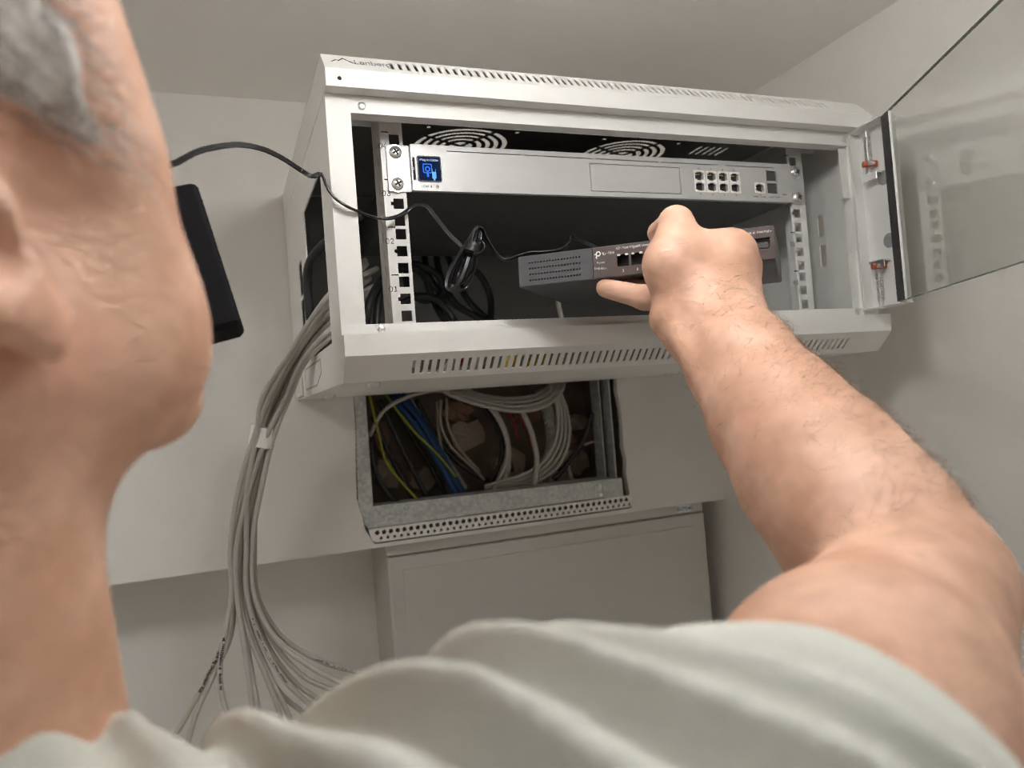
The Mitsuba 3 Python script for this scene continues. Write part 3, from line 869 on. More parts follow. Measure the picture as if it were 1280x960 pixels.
def hand(p):
    wr, wu = cam(872, 392, .536), cam(908, 402, .548)
    d = cone(p, wr, cam(862, 330, .546), .0235, .0190)
    d = smin(d, cone(p, wu, MC[0], .0230, .0140), .014)
    d = smin(d, cone(p, wu, MC[1], .0230, .0140), .012)
    d = smin(d, cone(p, wu, MC[2], .0215, .0130), .012)
    d = smin(d, cone(p, wu, MC[3], .0200, .0120), .012)
    d = smin(d, cone(p, wr, MC[0], .0220, .0150), .014)
    d = smin(d, cone(p, cam(858, 305, .552), MC[0], .0125, .0120), .014)      # web between thumb and index
    d = smin(d, ell(p, cam(838, 343, .537), (.0155, .0155, .0260)), .012)         # ball of the thumb
    d = smin(d, chain(p, TH, .006), .010)
    d = smin(d, cone(p, cam(838, 398, .536), cam(852, 420, .530), .0150, .0120), .008)   # heel of the palm
    for f in FING:
        d = smin(d, chain(p, f, .004), .006)
    return d


LEL = np.array([-.690, -.130, -.300])
BR_O = cam(222, 338, .510)                                                    # middle of the power brick
BR_Z = CAM_ROT.T @ np.array([.335, .938, -.10])
BR_Z /= np.linalg.norm(BR_Z)
BR_X = CAM_ROT.T @ np.array([.90, -.32, .30])
BR_X -= BR_Z * (BR_X @ BR_Z)
BR_X /= np.linalg.norm(BR_X)
BR_Y = np.cross(BR_Z, BR_X)
BRW, BRD, BRL = .029, .0165, .0520                                            # half sizes


def brick(x, y, z): return BR_O + BR_X * x + BR_Y * y + BR_Z * z


LW = brick(-.118, .012, .034)
LARM = [(SHL, .056), (SHL * .5 + LEL * .5 + np.array([0, 0, .0]), .050), (LEL, .043), (LEL * .62 + LW * .38, .045), (LW * .85 + LEL * .15, .030), (LW, .027)]


def lhand(p):
    kn = [brick(-.049, .006, .034), brick(-.051, .006, .012), brick(-.051, .006, -.010), brick(-.049, .006, -.030)]
    d = None
    palm = brick(-.062, .004, .046)
    for i, m in enumerate(kn):
        c = cone(p, LW, m, .0235, .0130)
        d = c if d is None else smin(d, c, .012)
    for i, m in enumerate(kn):
        z = (.032, .011, -.010, -.029)[i]
        c = chain(p, [(m, .0125), (brick(-.036, .0270, z), .0105), (brick(-.016, .0262, z - .001), .0090), (brick(-.004, .0248, z - .002), .0078)], .004)
        d = smin(d, c, .006)
    d = smin(d, chain(p, [(LW * .6 + kn[0] * .4, .016), (brick(-.046, -.020, .036), .0125), (brick(-.030, -.0275, .020), .0105), (brick(-.014, -.0250, .008), .0082)], .005), .01)
    return d


def torso(p, grow=0.0):
    d = ell(p, (-.505, -.445, -.430), (.165 + grow, .120 + grow, .250 + grow), TR)
    d = smin(d, chain(p, [(NB + np.array([0, 0, -.095]), .046 + grow), (NB * .45 + MID * .55 + np.array([0, 0, -.036]), .038 + grow), (MID, .039 + grow), (SH, .055 + grow)], .02), .035)
    d = smin(d, cone(p, NB + np.array([0, 0, -.060]), SHL + np.array([.015, 0, 0]), .053 + grow, .053 + grow), .05)
    d = smin(d, cone(p, (-.505, -.445, -.45), (-.505, -.445, -.72), .13 + grow, .135 + grow), .06)
    return d


ta = math.atan2((SH - SHL)[1], (SH - SHL)[0])
TR = np.array([[math.cos(ta), -math.sin(ta), 0], [math.sin(ta), math.cos(ta), 0], [0, 0, 1]])
UARM = [(SH, .0570), (SH * .5 + EL * .5, .0490), (EL, .0400)]


def body(p):
    out = np.full(len(p), 9.0)
    # head and neck
    m = ball(p, HP, .27) < 0
    if m.any():
        q = p[m]
        d = head(q)
        nk = cone(q, h2w((-.022, 0, -.040)), NB, .050, .066)
        nk = smin(nk, cone(q, h2w((.012, 0, -.075)), NB + np.array([.012, .012, -.02]), .034, .040), .03)
        out[m] = smin(d, nk, .025)
    t = torso(p)
    t = smin(t, cone(p, h2w((-.022, 0, -.080)), NB + np.array([0, 0, -.03]), .050, .067), .02)
    out = smin(out, t, .03)
    a = smin(chain(p, UARM, .02), chain(p, ARM, .02), .011)
    # flexor tendons of the wrist
    a = smin(a, cone(p, cam(892, 500, .478), cam(845, 420, .514), .004, .0045), .012)
    la = chain(p, LARM, .02)
    arms = np.minimum(a, la)
    m = ball(p, cam(870, 370, .58), .17) < 0
    if m.any():
        arms[m] = smin(arms[m], hand(p[m]), .018)
    m = ball(p, BR_O, .17) < 0
    if m.any():
        arms[m] = smin(arms[m], lhand(p[m]), .014)
    out = smin(out, arms, .02)
    return out


def skin_f(p, n, uv):
    a = fbm(p.x * 34, p.y * 34, p.z * 34)
    b = fbm(p.x * 150 + 9, p.y * 150, p.z * 150)
    c = mix((.57, .325, .225), (.71, .440, .325), smoothstep(.30, .72, a))
    c = mix(c, (.62, .285, .205), .35 * smoothstep(.55, .8, fbm(p.x * 18 + 3, p.y * 18, p.z * 18)))
    return c * (.90 + .2 * b)


bumped('m_skin', P(proc(skin_f), .46, spec=.42, sheen=.15), lambda p, n, uv: .6 * fbm(p.x * 420, p.y * 420, p.z * 420) + .4 * fbm(p.x * 1300, p.y * 1300, p.z * 1300, octaves=2), 0.0011, 0.0004)


def shirt_f(p, n, uv):
    a = fbm(p.x * 900, p.y * 900, p.z * 900, octaves=2)
    b = fbm(p.x * 30, p.y * 30, p.z * 30)
    return mix((.49, .50, .462), (.60, .612, .57), .5 * a + .5 * b)


bumped('m_shirt', P(proc(shirt_f), .9, spec=.15, sheen=.4), lambda p, n, uv: fbm(p.x * 1400, p.y * 1400, p.z * 1400, octaves=2), 0.0006, 0.0004)
pbr('m_hair', proc(lambda p, n, uv: mix((.26, .235, .22), (.62, .60, .58), smoothstep(.25, .75, fbm(p.x * 60 + p.z * 40, p.y * 260, p.z * 60 - p.x * 90)))), .6)
pbr('m_arm_hair', (.20, .12, .075), .6)
pbr('m_hair_white', (.72, .70, .68), .5)
pbr('m_hair_dark', (.16, .14, .13), .55)
pbr('m_trousers', wall_color((.03, .035, .05), (.05, .055, .08), 80.0), .9)
pbr('m_shoe', (.03, .03, .032), .6)
pbr('m_nail', (.74, .52, .44), .3)

LO, HI = (-.86, -.72, -.78), (.06, .12, .22)
bm = nets(body, LO, HI, .003)
tag('person', 'grey-haired man in a grey T-shirt reaching his right arm to the switch', 'person')
scene['person'] = mikit.ply(bm, 'm_skin', smooth=True)


# T-shirt
AX = EL - SH
AXL = np.linalg.norm(AX)
AX = AX / AXL
HEM = .23 * AXL


def neck_trunk(p):
    return smin(torso(p), cone(p, h2w((-.022, 0, -.080)), NB + np.array([0, 0, -.03]), .050, .067), .02)


def shirt(p):
    d = torso(p, .010)
    s = chain(p, [(SH, .0700), (SH + AX * HEM * .6, .0575), (SH + AX * (HEM + .03), .0490)], .02)
    t = (p - SH) @ AX
    s = smax(s, t - HEM, .004)
    d = smin(d, s, .045)
    l = chain(p, [(SHL, .066), (SHL * .45 + LEL * .55, .062)], .02)
    l = smax(l, (p - SHL) @ ((LEL - SHL) / np.linalg.norm(LEL - SHL)) - .155, .004)
    d = smin(d, l, .04)
    col = cone(p, NB + np.array([0, 0, -.06]), NB + np.array([.004, .010, .030]), .080, .0750)
    col = smin(col, neck_trunk(p) - .0045, .004)
    d = smin(d, smax(col, (p - (NB + np.array([.004, .010, .010]))) @ np.array([.20, .33, .92]), .004), .02)
    # folds running across the shoulder
    w = t + .020 * NZ(p, 14, 3) + .25 * (p @ np.array([.1, -.3, .5]) + .2)
    on = np.clip((t + .10) / .06, 0, 1) * np.clip((HEM - .015 - t) / .05, 0, 1)
    d = d - .0062 * on * np.sin(w * 2 * math.pi / .025) - .003 * NZ(p, 26, 5)
    hem = np.exp(-((t - HEM + .004) / .0035) ** 2)
    d = d - .0006 * hem
    # neck opening and bottom edge
    d = smax(d, -.74 - p[:, 2], .004)
    return d


def shirt_shell(p):
    d = shirt(p)
    t = (p - SH) @ AX
    inner = smin(chain(p, [(SH - AX * .02, .050), (SH + AX * HEM, .0455), (EL, .0440)], .01), cone(p, NB + np.array([0, 0, -.10]), NB + np.array([.004, .012, .05]), .066, .0685), .01)
    inner = smin(inner, chain(p, [(SHL, .055), (LEL, .056)], .01), .01)
    return smax(d, -inner, .003)


shm = nets(shirt_shell, LO, (.0, .0, -.02), .003)
obj('shirt', shm, 'm_shirt', 'person', smooth=True, label='plain grey short-sleeved T-shirt with folds over the shoulder')


# hair
def hairline(q):
    """Positive where hair grows: above the hairline, behind the temples, with a sideburn in front of the ear."""
    x, s, z = q[:, 0], np.abs(q[:, 1]), q[:, 2]
    front_ = .0475 - x + .28 * np.maximum(z - .03, 0)
    lowr = z - np.where(x > .010, .014 - .90 * (x - .014), np.where(x > -.040, .026, -.050 - .2 * x))
    return np.minimum(front_, lowr)


def hair(p):
    q = (p - HP) @ HR
    strand = meshkit.noise(np.stack([q[:, 0] * 45 + q[:, 2] * 30, q[:, 1] * 110, q[:, 2] * 60 - q[:, 0] * 110], 1), 11)
    th = .0012 + .0036 * strand + .006 * np.clip((q[:, 2] - .02) / .1, 0, 1)
    reg = hairline(q) + .013 * (strand - .5)
    d = head(p) - th * np.clip(reg / .007, 0, 1)
    d = smax(d, -(head(p) + .004), .002)
    return smax(d, -reg, .004)


hm = nets(hair, HP - .16, HP + .16, .0026)
obj('hair', hm, 'm_hair', 'person', smooth=True, label='short grey hair')

# single hairs of the head lie over the cap, down and forward
hq = (bm.triangles_center - HP) @ HR
reg_ = hairline(hq)
prh = np.where((np.linalg.norm(bm.triangles_center - HP, axis=1) < .16) & (reg_ > -.004) & (np.abs(hq[:, 1]) > .02), bm.area_faces, 0) * np.where(hq[:, 1] < 0, 1.0, .35)
rg = np.random.default_rng(33)


def strands(ids, length, width, m, label):
    hv, hf = [], []
    for q in ids:
        n_, c0_ = bm.face_normals[q], bm.triangles_center[q]
        d_ = HR @ np.array([.62 + .15 * rg.normal(), .1 * rg.normal(), -.62 + .15 * rg.normal()])
        d_ -= n_ * (d_ @ n_)
        d_ /= np.linalg.norm(d_)
        L_ = length * (.6 + .6 * rg.random())
        sw, h_ = np.cross(n_, d_), .0015 + .006 * rg.random()
        b0 = len(hv)
        for u_ in (0, .35, .7, 1.0):
            c_ = c0_ + d_ * L_ * (u_ - .35) + n_ * (h_ * (1 - (2 * u_ - .9) ** 2 * .8))
            ww = width * (1 - .7 * u_)
            hv += [c_ + sw * ww, c_ - sw * ww * .5 + n_ * ww * .8, c_ - sw * ww * .5 - n_ * ww * .8]
        for i_ in (0, 3, 6):
            for a_ in range(3):
                e0, e1 = b0 + i_ + a_, b0 + i_ + (a_ + 1) % 3
                hf += [(e0, e1, e1 + 3), (e0, e1 + 3, e0 + 3)]
    obj('hair_strands', trimesh.Trimesh(np.array(hv), np.array(hf), process=False), m, 'person', smooth=True, kind='stuff', label=label)


strands(rg.choice(len(prh), 2600, p=prh / prh.sum()), .022, .00022, 'm_hair_white', 'white hairs at the temple')
strands(rg.choice(len(prh), 1500, p=prh / prh.sum()), .020, .00020, 'm_hair_dark', 'darker hairs at the temple')

# hair on the forearm and the back of the hand
fv, fn = bm.triangles_center, bm.face_normals
ap = np.array([a for a, _ in ARM])
ax_ = ap[-1] - ap[0]
al = np.linalg.norm(ax_)
ax_ = ax_ / al
tt_ = (fv - ap[0]) @ ax_ / al
off = fv - ap[0] - ((fv - ap[0]) @ ax_)[:, None] * ax_
near = (tt_ > .05) & (tt_ < 1.22) & (np.linalg.norm(off, axis=1) < .075)
outer = np.clip(.35 + .8 * (fn @ (CAM_ROT[0] * .75 - CAM_ROT[1] * .45 + CAM_ROT[2] * .2)), .03, 1) * np.clip((1.12 - tt_) / .25, 0, 1)
rh = np.random.default_rng(21)
pr = np.where(near, outer * bm.area_faces, 0)
ids = rh.choice(len(fv), 2600, p=pr / pr.sum())
hv, hf = [], []
for q in ids:
    n_ = fn[q]
    d_ = ax_ * .35 + CAM_ROT[0] * .55 + CAM_ROT[1] * .25 + rh.normal(size=3) * .35
    d_ -= n_ * (d_ @ n_)
    d_ /= np.linalg.norm(d_)
    L_ = .006 + .010 * rh.random()
    lift = .25 + .35 * rh.random()
    sw = np.cross(n_, d_)
    w_ = .00007 + .00004 * rh.random()
    b0 = len(hv)
    for i_, u_ in enumerate((0, .5, 1.0)):
        c_ = fv[q] + d_ * L_ * u_ + n_ * (L_ * lift * (u_ - .45 * u_ * u_) - .0003)
        ww = w_ * (1 - .8 * u_)
        hv += [c_ + sw * ww, c_ - sw * ww * .5 + n_ * ww * .8, c_ - sw * ww * .5 - n_ * ww * .8]
    for i_ in (0, 3):
        for a_ in range(3):
            c0, c1 = b0 + i_ + a_, b0 + i_ + (a_ + 1) % 3
            hf += [(c0, c1, c1 + 3), (c0, c1 + 3, c0 + 3)]
obj('arm_hair', trimesh.Trimesh(np.array(hv), np.array(hf), process=False), 'm_arm_hair', 'person', smooth=True, kind='stuff', label='dark hair on the forearm')

# eyes
for s in (-1, 1):
    ek = obj('eye', trimesh.creation.icosphere(3, .0118), 'm_white_plastic', 'person', smooth=True)
    scene[ek]['to_world'] = T().translate(h2w((.0786, s * .032, .008)).tolist())


# trousers, shoes
def trousers(p):
    q = (p - np.array([-.505, -.445, 0])) @ TR
    s = np.stack([np.abs(q[:, 0]), q[:, 1], q[:, 2]], 1)
    d = cone(s, (.085, 0, -.86), (.095, .01, -1.22), .088, .066)
    d = smin(d, cone(s, (.095, .01, -1.22), (.10, -.01, -1.655), .064, .055), .03)
    d = smin(d, ell(q, (0, 0, -.78), (.158, .125, .12)), .04)
    d = d - .004 * NZ(p, 18, 9)
    return smax(d, q[:, 2] + .725, .006)


tm = nets(trousers, (-.80, -.75, -1.74), (-.22, -.15, -.68), .010)
obj('trousers', tm, 'm_trousers', 'person', smooth=True)
for s in (-1, 1):
    c = np.array([-.505, -.445, 0]) + TR @ np.array([s * .10, 0, 0])

    def shoe(p, c=c):
        q = (p - c) @ TR
        d = cone(q, (0, -.045, -1.668), (0, .125, -1.688), .042, .030)
        d = smin(d, cone(q, (0, -.01, -1.62), (0, .0, -1.66), .044, .046), .03)
        return smax(d, ZF + .0005 - q[:, 2], .004)
    obj('shoe', nets(shoe, c + np.array([-.2, -.2, ZF - .02]), c + np.array([.2, .25, ZF + .17]), .006), 'm_shoe', 'person', smooth=True)

# ------------------------------------------------------------------ power brick
pb = thing('power_brick', 'black plastic power adapter brick held up beside the man\'s cheek', 'power adapter')
v = np.array([brick(sx * (BRW - a), sy * (BRD - b), sz * (BRL - c)) for sx in (-1, 1) for sy in (-1, 1) for sz in (-1, 1) for a, b, c in ((.0, .003, .004), (.003, .0, .004), (.004, .003, .0), (.0012, .0012, .0025))])
obj('case', trimesh.convex.convex_hull(v), 'm_brick', pb, smooth=20)
obj('label', trimesh.convex.convex_hull(np.array([brick(x, y, z) for x in (-.022, .022) for y in (-BRD - .0004, -BRD + .001) for z in (-.030, .046)])), 'm_under', pb)

# ------------------------------------------------------------------ cables
def path(pts): return np.array([at(*p) for p in pts])


def cable(name, pts, r, m, label, group=None, cat='cable', n=10, step=.006):
    return obj(name, tube(path(pts), r, n, step), m, None, smooth=True, label=label, cat=cat, group=group)


# bundle of data cables that leaves the cabinet at its open left side
GB = 'grey data cables hanging from the open side of the cabinet'
ENDS = [
    ('uppermost of the grey data cables that fan right towards the shoulder', [(322, 745), (352, 795), (400, 826), (462, 846), (560, 900), (600, 1010)]),
    ('second from the top of the grey data cables fanning right towards the shoulder', [(318, 745), (346, 800), (392, 836), (450, 866), (540, 930), (560, 1040)]),
    ('third from the top of the grey data cables fanning right towards the shoulder', [(316, 740), (340, 800), (380, 846), (432, 872), (500, 940), (520, 1050)]),
    ('fourth from the top of the grey data cables fanning right towards the shoulder', [(312, 742), (334, 806), (368, 852), (410, 884), (470, 960), (480, 1060)]),
    ('fifth from the top of the grey data cables fanning right towards the shoulder', [(309, 745), (326, 800), (356, 850), (396, 892), (440, 980), (446, 1080)]),
    ('sixth from the top of the grey data cables fanning right towards the shoulder', [(306, 745), (322, 815), (350, 866), (382, 896), (420, 990), (424, 1090)]),
    ('seventh from the top of the grey data cables fanning right towards the shoulder', [(303, 740), (314, 790), (340, 850), (362, 898), (390, 1000), (392, 1090)]),
    ('lowest and steepest of the grey data cables fanning right towards the shoulder', [(299, 738), (306, 780), (330, 840), (352, 900), (370, 1000), (370, 1090)]),
    ('grey data cable dropping straight down from the bundle, the right one of two', [(300, 745), (308, 800), (318, 860), (330, 925), (338, 1010), (340, 1090)]),
    ('grey data cable dropping straight down from the bundle, the left one of two', [(296, 742), (304, 800), (312, 856), (318, 915), (322, 1000), (322, 1090)]),
    ('grey data cable with dark print swinging farthest left at the foot of the bundle', [(290, 740), (284, 790), (262, 840), (236, 890), (204, 944), (170, 1010)]),
    ("grey data cable beside the printed one, hanging more steeply at the bundle's foot", [(292, 745), (288, 795), (266, 846), (244, 895), (232, 945), (226, 1040)]),
    ('grey data cable that curls into a low loop at the foot of the bundle', [(289, 745), (280, 800), (275, 840), (280, 880), (296, 912), (322, 922)]),
]
r_ = np.random.default_rng(5)
order = np.array([6, 12, 3, 9, 0, 7, 11, 4, 1, 10, 5, 8, 2])
for i, (lab, e_) in enumerate(ENDS):
    s0 = order[i] / 12 * 2 - 1
    s1 = 1 - i / 12 * 2
    j = lambda a=1.0: float(r_.normal() * a)
    v0 = 396 + 26 * s0
    dy = .012 * math.cos(i * 2.4)
    pts = [(462 + 6 * j(), v0 - 42 + j(2), .150), (436, v0 - 24, .100 + .02 * s0), (411, v0, .085 + .02 * s0 + dy), (372 + 9 * s0, 447 + 6 * s0 + j(), .165 + dy),
           (345 + 17 * s0, 500 + j(2), .225 + dy), (329 + 14 * (.7 * s0 + .3 * s1), 545, .250 + dy), (312 + 16 * (.4 * s0 + .6 * s1), 612, .270 + dy), (303 + 15 * s1, 680 + j(3), .285 + dy)]
    yy = .290 + dy
    pts += [(u, v, yy - .004 * k) for k, (u, v) in enumerate(e_)]
    k = cable('data_cable', pts, .0032, ('m_cable', 'm_cable_light', 'm_cable_tan')[(0, 1, 0, 2, 0, 1, 0, 0, 1, 0, 2, 0, 0)[i]], lab, GB)
    if i in (10, 12, 0, 4):                                  # printed marks along the sheath
        c = spline(path(pts), .0022)
        a, b = {10: (.74, .83), 12: (.82, .90), 0: (.66, .80), 4: (.64, .74)}[i]
        ids = [q for q in range(int(a * len(c)), int(b * len(c))) if r_.random() < (.75 if i in (10, 12) else .45)]
        t_, A_, B_ = frames(c)
        marks = []
        for q in ids:
            view = CAM_POS - c[q]
            view -= t_[q] * (view @ t_[q])
            view /= np.linalg.norm(view)
            sd_ = np.cross(t_[q], view)
            o_ = c[q] + view * .00318 + sd_ * r_.normal() * .0003
            w_, h_ = .0006 + .0004 * r_.random(), (.0017 if i in (10, 12) else .0009) * (.6 + .5 * r_.random())
            marks.append(trimesh.convex.convex_hull(np.array([o_ + t_[q] * x * w_ + sd_ * y * h_ + view * z for x in (-1, 1) for y in (-1, 1) for z in (-.0004, .0003)])))
        obj('print', cat_(marks), 'm_ink', k, kind='stuff')
tb = path([(331, 533, .2475), (326, 557, .2520)])
obj('tape_wrap', sweep(np.linspace(tb[0], tb[1], 6), np.array([.0150, .0152, .0151, .0152, .0151, .0150]), 16, np.stack([np.cos(np.arange(16) / 16 * 2 * math.pi), .9 * np.sin(np.arange(16) / 16 * 2 * math.pi)], 1)), 'm_tape', None, smooth=40,
    label='band of white tape wrapped round the bundle of grey data cables', cat='tape')

# black power cables in the cabinet
GP = 'black power cables inside the cabinet'
LP_ = ['thick black power cable standing up left of the left rail inside the cabinet', 'thick black power cable coiled just right of the left rail inside the cabinet', 'black power cable sweeping along the cabinet floor below the hank of cord', 'black power cable crossing just under the hank of cord inside the cabinet',
       'black power cable bowing out right of the hank of cord inside the cabinet', 'black power cable running steeply behind the hank of cord inside the cabinet', 'lowest black power cable beside the left rail inside the cabinet']
for lab, pts in zip(LP_, ([(455, 420, .10), (462, 378, .10), (478, 350, .13), (505, 333, .20), (530, 345, .24), (540, 372, .25), (556, 400, .22), (575, 420, .2)],
            [(470, 415, .14), (474, 372, .15), (492, 345, .18), (520, 330, .25), (548, 345, .26), (552, 366, .26), (530, 376, .25), (512, 364, .24), (508, 345, .26), (512, 322, .28)],
            [(530, 318, .30), (536, 345, .29), (556, 372, .28), (588, 392, .27), (620, 405, .25), (650, 420, .2)],
            [(545, 318, .30), (552, 350, .28), (570, 380, .27), (596, 397, .26), (625, 415, .24)],
            [(580, 330, .26), (598, 342, .26), (611, 365, .26), (614, 390, .25), (604, 415, .22)],
            [(560, 320, .31), (572, 350, .30), (585, 375, .29), (606, 396, .28), (640, 412, .26)],
            [(500, 380, .20), (525, 370, .21), (548, 376, .22), (566, 398, .22), (580, 420, .2)])):
    cable('power_cable', pts, .0044, 'm_cable_dark', lab, GP)
cable('power_cable', [(452, 268, .06), (430, 285, .08), (405, 305, .11), (390, 322, .13), (384, 345, .15), (388, 400, .16)], .0048, 'm_cable_dark', 'black power cable seen through the open left side of the cabinet')
cable('data_cable', [(692, 330, .22), (698, 352, .22), (697, 375, .22), (702, 398, .22), (706, 425, .21)], .0034, 'm_cable_light', 'single pale grey cable hanging behind the dark switch inside the cabinet')

# thin DC cord from the brick to the switch, with its spare length tied in a hank
cd = thing('adapter_lead', 'thin black two-core lead running from the power brick across the rack to the switch', 'cable')
eight = np.array([(1.05, 0), (.95, .38), (.62, .5), (.3, .42), (0, .34), (-.3, .42), (-.62, .5), (-.95, .38), (-1.05, 0), (-.95, -.38), (-.62, -.5), (-.3, -.42), (0, -.34), (.3, -.42), (.62, -.5), (.95, -.38)])
lead = [brick(-.004, .004, BRL - .004)]
lead[0] = brick(-.004, .0, -BRL + .004)
lead += [cam(205, 262, .505), cam(196, 232, .500), cam(204, 211, .495), cam(221, 203, .50), cam(246, 190, .52), cam(275, 183, .55), cam(302, 181, .58), cam(330, 187, .61), cam(355, 199, .64), cam(378, 214, .665)]
lead += [at(*p) for p in [(393, 220, -.050), (402, 218, -.047), (407, 230, -.046), (416, 245, -.046), (432, 257, -.047), (452, 266, -.042), (470, 272, -.030), (487, 273, -.016), (503, 268, -.010), (519, 257, -.010), (532, 257, -.014), (545, 272, -.02),
                          (560, 291, -.028), (573, 304, -.034), (584, 314, -.038), (590, 300, -.040), (594, 285, -.042)]]
obj('lead', sweep(spline(lead, .004), .0021, prof=eight), 'm_cable_cord', cd, smooth=50)
tail = [at(*p) for p in [(594, 284, -.040), (602, 285, -.038), (607, 296, -.036), (613, 306, -.034), (620, 317, -.034), (631, 325, -.036), (645, 321, -.040), (662, 316, -.044), (682, 315, -.048), (700, 312, -.050), (711, 304, -.046), (713, 297, -.036), (722, 300, -.020)]]
tail += [sp(.110, sw_d + .012, .013), sp(.110, sw_d - .004, .013)]
obj('tail', sweep(spline(tail, .004), .0019, prof=eight), 'm_cable_cord', cd, smooth=50)
for i in range(6):
    top, bot = np.array(at(597 + 2.2 * (i % 3), 283 + 3 * i, -.040 + .0016 * i)), np.array(at(561 + 5.0 * (i % 4), 362 - 4.5 * (i % 3), -.036 + .0022 * i))
    ax = bot - top
    sd_ = np.cross(ax, Y_)
    sd_ /= np.linalg.norm(sd_)
    lp2 = []
    for q in range(24):
        a = q / 24 * 2 * math.pi
        f_ = .5 - .5 * math.cos(a)
        w_ = (.0022 + .0062 * f_ ** 1.3 + .0006 * i) * math.sin(a)
        lp2.append(top + ax * f_ + sd_ * w_ + Y_ * .002 * math.sin(2 * a + i))
    lp2 = np.array(lp2 + lp2[:2])
    obj('hank_loop', sweep(spline(lp2, .004), .0017, prof=eight), 'm_cable_cord', cd, smooth=50)
c0 = np.array(at(592, 305, -.040))
tt = np.array(at(588, 316, -.040)) - c0
obj('hank_tie', sweep(np.linspace(c0, c0 + tt, 4), .0075, 14), 'm_black', cd, smooth=40)
tl = [at(598, 300, -.046), at(604, 303, -.050), at(606, 310, -.050), at(600, 316, -.048), at(592, 317, -.046)]
obj('tie_end', tube(tl, .0012, 8), 'm_cable_cord', cd, smooth=True)

# cables in the wall opening
GL = 'coiled pale cables in the wall opening'
LL = ['long pale cable arching from the left edge of the wall opening to its middle', 'pale cable curving down the middle of the wall opening, inner one of two', 'pale cable curving down the middle of the wall opening, outer one of two']
for lab, pts in zip(LL, ([(462, 545, .440), (480, 513, .430), (510, 496, .425), (545, 488, .425), (580, 493, .425), (610, 508, .430), (630, 540, .435), (634, 572, .440), (614, 618, .445)],
            [(596, 492, .440), (622, 518, .440), (636, 556, .445), (633, 588, .450), (624, 618, .450)],
            [(585, 486, .452), (612, 508, .452), (630, 535, .456), (637, 575, .456), (628, 620, .46)])):
    cable('coiled_cable', pts, .0030, 'm_cable_light', lab, GL, step=.008)
for i, (a, d) in enumerate([(0, .405), (7, .412), (14, .420), (20, .428), (4, .436)]):
    cable('coiled_cable', [(530 + a * 1.6, 470 - a * .2, d + .03), (556 + a, 490 - a * .3, d + .012), (600 + a * .6, 506 - a * .5, d + .004), (648, 514 - a * .8, d), (680 - a * .3, 508 - a * .8, d), (700 - a * .6, 492 - a * .6, d + .006), (708 - a * .8, 468, d + .02)], .0031,
          'm_cable_light' if i % 2 else 'm_cable', ('lowest', 'second lowest', 'middle', 'topmost', 'second highest')[i] + ' of the pale cable loops sagging from the top of the wall opening', GL, step=.008)
for i, (a, d) in enumerate([(0, .424), (5, .432), (10, .438), (15, .446)]):
    cable('coiled_cable', [(688 + a * .5, 480, d), (697 + a * .8, 515, d), (694 + a * 1.1, 552, d), (676 + a * 1.4, 580 + a * .2, d + .002), (650 + a, 595 + a * .6, d + .004), (626, 602 + a * .6, d + .012), (606, 608 + a * .4, d + .02)], .0030, 'm_cable_light' if i % 2 else 'm_cable', ('innermost', 'second innermost', 'second outermost', 'outermost')[i] + ' of the pale cable loops at the right of the wall opening', GL, step=.008)
cable('coiled_cable', [(696, 490, .452), (707, 540, .455), (711, 585, .46), (722, 618, .462)], .0026, 'm_cable', 'thin grey cable hanging straight down right of the pale coils in the wall opening', GL)
cable('grey_cable', [(650, 508, .420), (664, 540, .420), (671, 575, .420), (668, 606, .422)], .0044, 'm_cable', 'thick grey cable end hanging in the middle of the wall opening')
GT = 'thin tan cables in the wall opening'
LT = ['middle one of three thin tan cables in the wall opening', 'right one of three thin tan cables in the wall opening', 'left one of three thin tan cables in the wall opening']
for lab, pts in zip(LT, ([(551, 500, .47), (551, 530, .472), (562, 556, .475), (586, 580, .48), (606, 600, .48)], [(558, 498, .475), (560, 532, .477), (574, 560, .48), (600, 590, .485)], [(546, 502, .48), (549, 545, .48), (556, 572, .485), (580, 612, .49)])):
    cable('thin_cable', pts, .0022, 'm_cable_tan', lab, GT)
GBL = 'blue cables in the wall opening'
for k, pts in enumerate(([(486, 496, .462), (508, 518, .460), (530, 548, .456), (552, 584, .452), (572, 622, .450)], [(494, 492, .470), (518, 518, .468), (540, 552, .462), (560, 588, .458), (580, 622, .456)], [(502, 492, .476), (526, 524, .474), (548, 560, .470), (570, 600, .466), (584, 624, .464)])):
    cable('blue_cable', pts, .0048, 'm_cable_blue', ('left', 'middle', 'right')[k] + ' one of three blue cables slanting through the wall opening', GBL)
cable('earth_wire', [(460, 486, .418), (466, 512, .418), (474, 545, .420), (482, 576, .424), (498, 598, .430), (527, 630, .440)], .0019, 'm_cable_green', 'green-yellow earth wire at the far left of the wall opening')
cable('earth_wire', [(480, 490, .440), (497, 514, .440), (520, 542, .442), (545, 566, .446), (570, 596, .452)], .0019, 'm_cable_green', 'green-yellow earth wire lying beside the blue cables')
GK = 'black cables in the wall opening'
LK = ['black cable slanting left of the blue cables in the wall opening', 'black cable slanting beside the green-yellow wire in the wall opening', 'black cable hugging the left edge of the wall opening', 'thick black cable arching inside the long pale cable in the wall opening',
      'black cable sagging low across the middle of the wall opening', 'black cable directly under the blue cables in the wall opening', 'black cable slanting at the right end of the wall opening', 'black cable arching at the back of the wall opening']
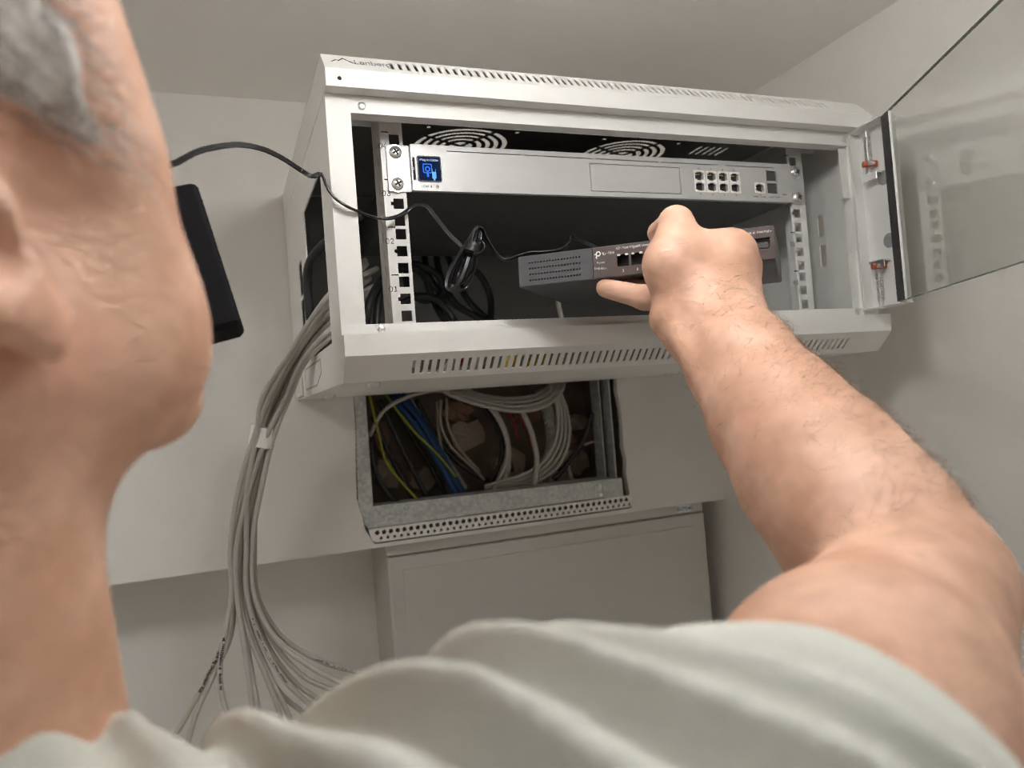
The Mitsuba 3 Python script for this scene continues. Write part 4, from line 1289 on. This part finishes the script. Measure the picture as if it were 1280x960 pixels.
for lab, pts in zip(LK, ([(474, 500, .45), (488, 530, .45), (508, 572, .452), (536, 626, .456)], [(466, 520, .46), (482, 558, .46), (504, 600, .462), (520, 630, .464)], [(463, 550, .43), (468, 585, .43), (480, 612, .434), (500, 632, .436)],
            [(555, 488, .462), (590, 500, .462), (618, 528, .466), (628, 566, .470), (612, 606, .474)], [(520, 500, .488), (545, 545, .488), (580, 584, .486), (618, 604, .484), (650, 610, .484)], [(488, 498, .482), (512, 540, .482), (540, 586, .48), (560, 624, .478)],
            [(740, 516, .44), (730, 548, .444), (712, 576, .45), (692, 600, .456)], [(566, 484, .485), (600, 502, .488), (628, 540, .49), (640, 590, .49)])):
    cable('black_cable', pts, .0042, 'm_cable_dark', lab, GK)


def conduit(pts, r, label):
    c = spline(path(pts), .0012)
    k = np.arange(len(c))
    return obj('conduit', sweep(c, r * (1 + .055 * np.sign(np.sin(k * 2 * math.pi / 4 + .3))), 14), 'm_conduit', None, smooth=25, label=label, cat='conduit')


conduit([(676, 486, .450), (686, 520, .452), (690, 552, .456), (680, 585, .464), (662, 612, .47)], .0100, 'grey corrugated conduit curving down the right half of the wall opening')
conduit([(506, 494, .492), (528, 530, .490), (552, 570, .486), (580, 612, .482)], .0078, 'grey corrugated conduit slanting behind the blue cables')
GR = 'red wires in the wall opening'
LR = ['left one of two red wires behind the coils in the wall opening', 'right one of two red wires behind the coils in the wall opening']
for lab, pts in zip(LR, ([(632, 512, .48), (642, 528, .478), (646, 548, .48)], [(640, 508, .484), (652, 524, .482), (660, 540, .484), (664, 556, .486)])):
    cable('red_wire', pts, .0030, 'm_cable_red', lab, GR)
cable('white_wire', [(730, 556, .450), (742, 552, .448), (758, 548, .446), (764, 546, .446)], .0022, 'm_cable_light', 'short pale wire end at the right side of the wall opening')

# leads lying in the bottom pan, seen through the slots
for lab, m, (u, v), r in (('yellow patch lead seen through the bottom slots of the cabinet', 'm_cable_yellow', (664, 448), .0058), ('thin red patch lead seen through the bottom slots of the cabinet', 'm_cable_red', (591, 448), .0026),
                          ('pale patch lead seen through the bottom slots of the cabinet', 'm_white_plastic', (577, 456), .0046)):
    x = at(u, v, -.040)[0] + .016
    k_ = r - .003
    pts = [(x, .010, -.0490 + k_), (x, -.026 + k_, -.0490 + k_), (x, -.0395 + k_, -.0395 + k_), (x, -.0475 + k_, -.0300 + k_), (x, -.040 + k_, -.0245), (x, -.015, -.0235), (x + .004, .04, -.030), (x + .006, .10, -.048 + k_)]
    obj('patch_lead', tube(pts, r, 12), m, None, smooth=True, label=lab, cat='cable')
wl = thing('cable_label', 'white plastic clip seen through the bottom slots near the left end', 'clip')
obj('tag', cat_([bx(-.2430, -.2370, -.0400, -.0385, -.0440, -.0300, .0004)]), 'm_white_plastic', wl)
obj('strap', bx(-.2320, -.2100, -.0345, -.0332, -.0500, -.0465, .0004), 'm_white_plastic', wl)
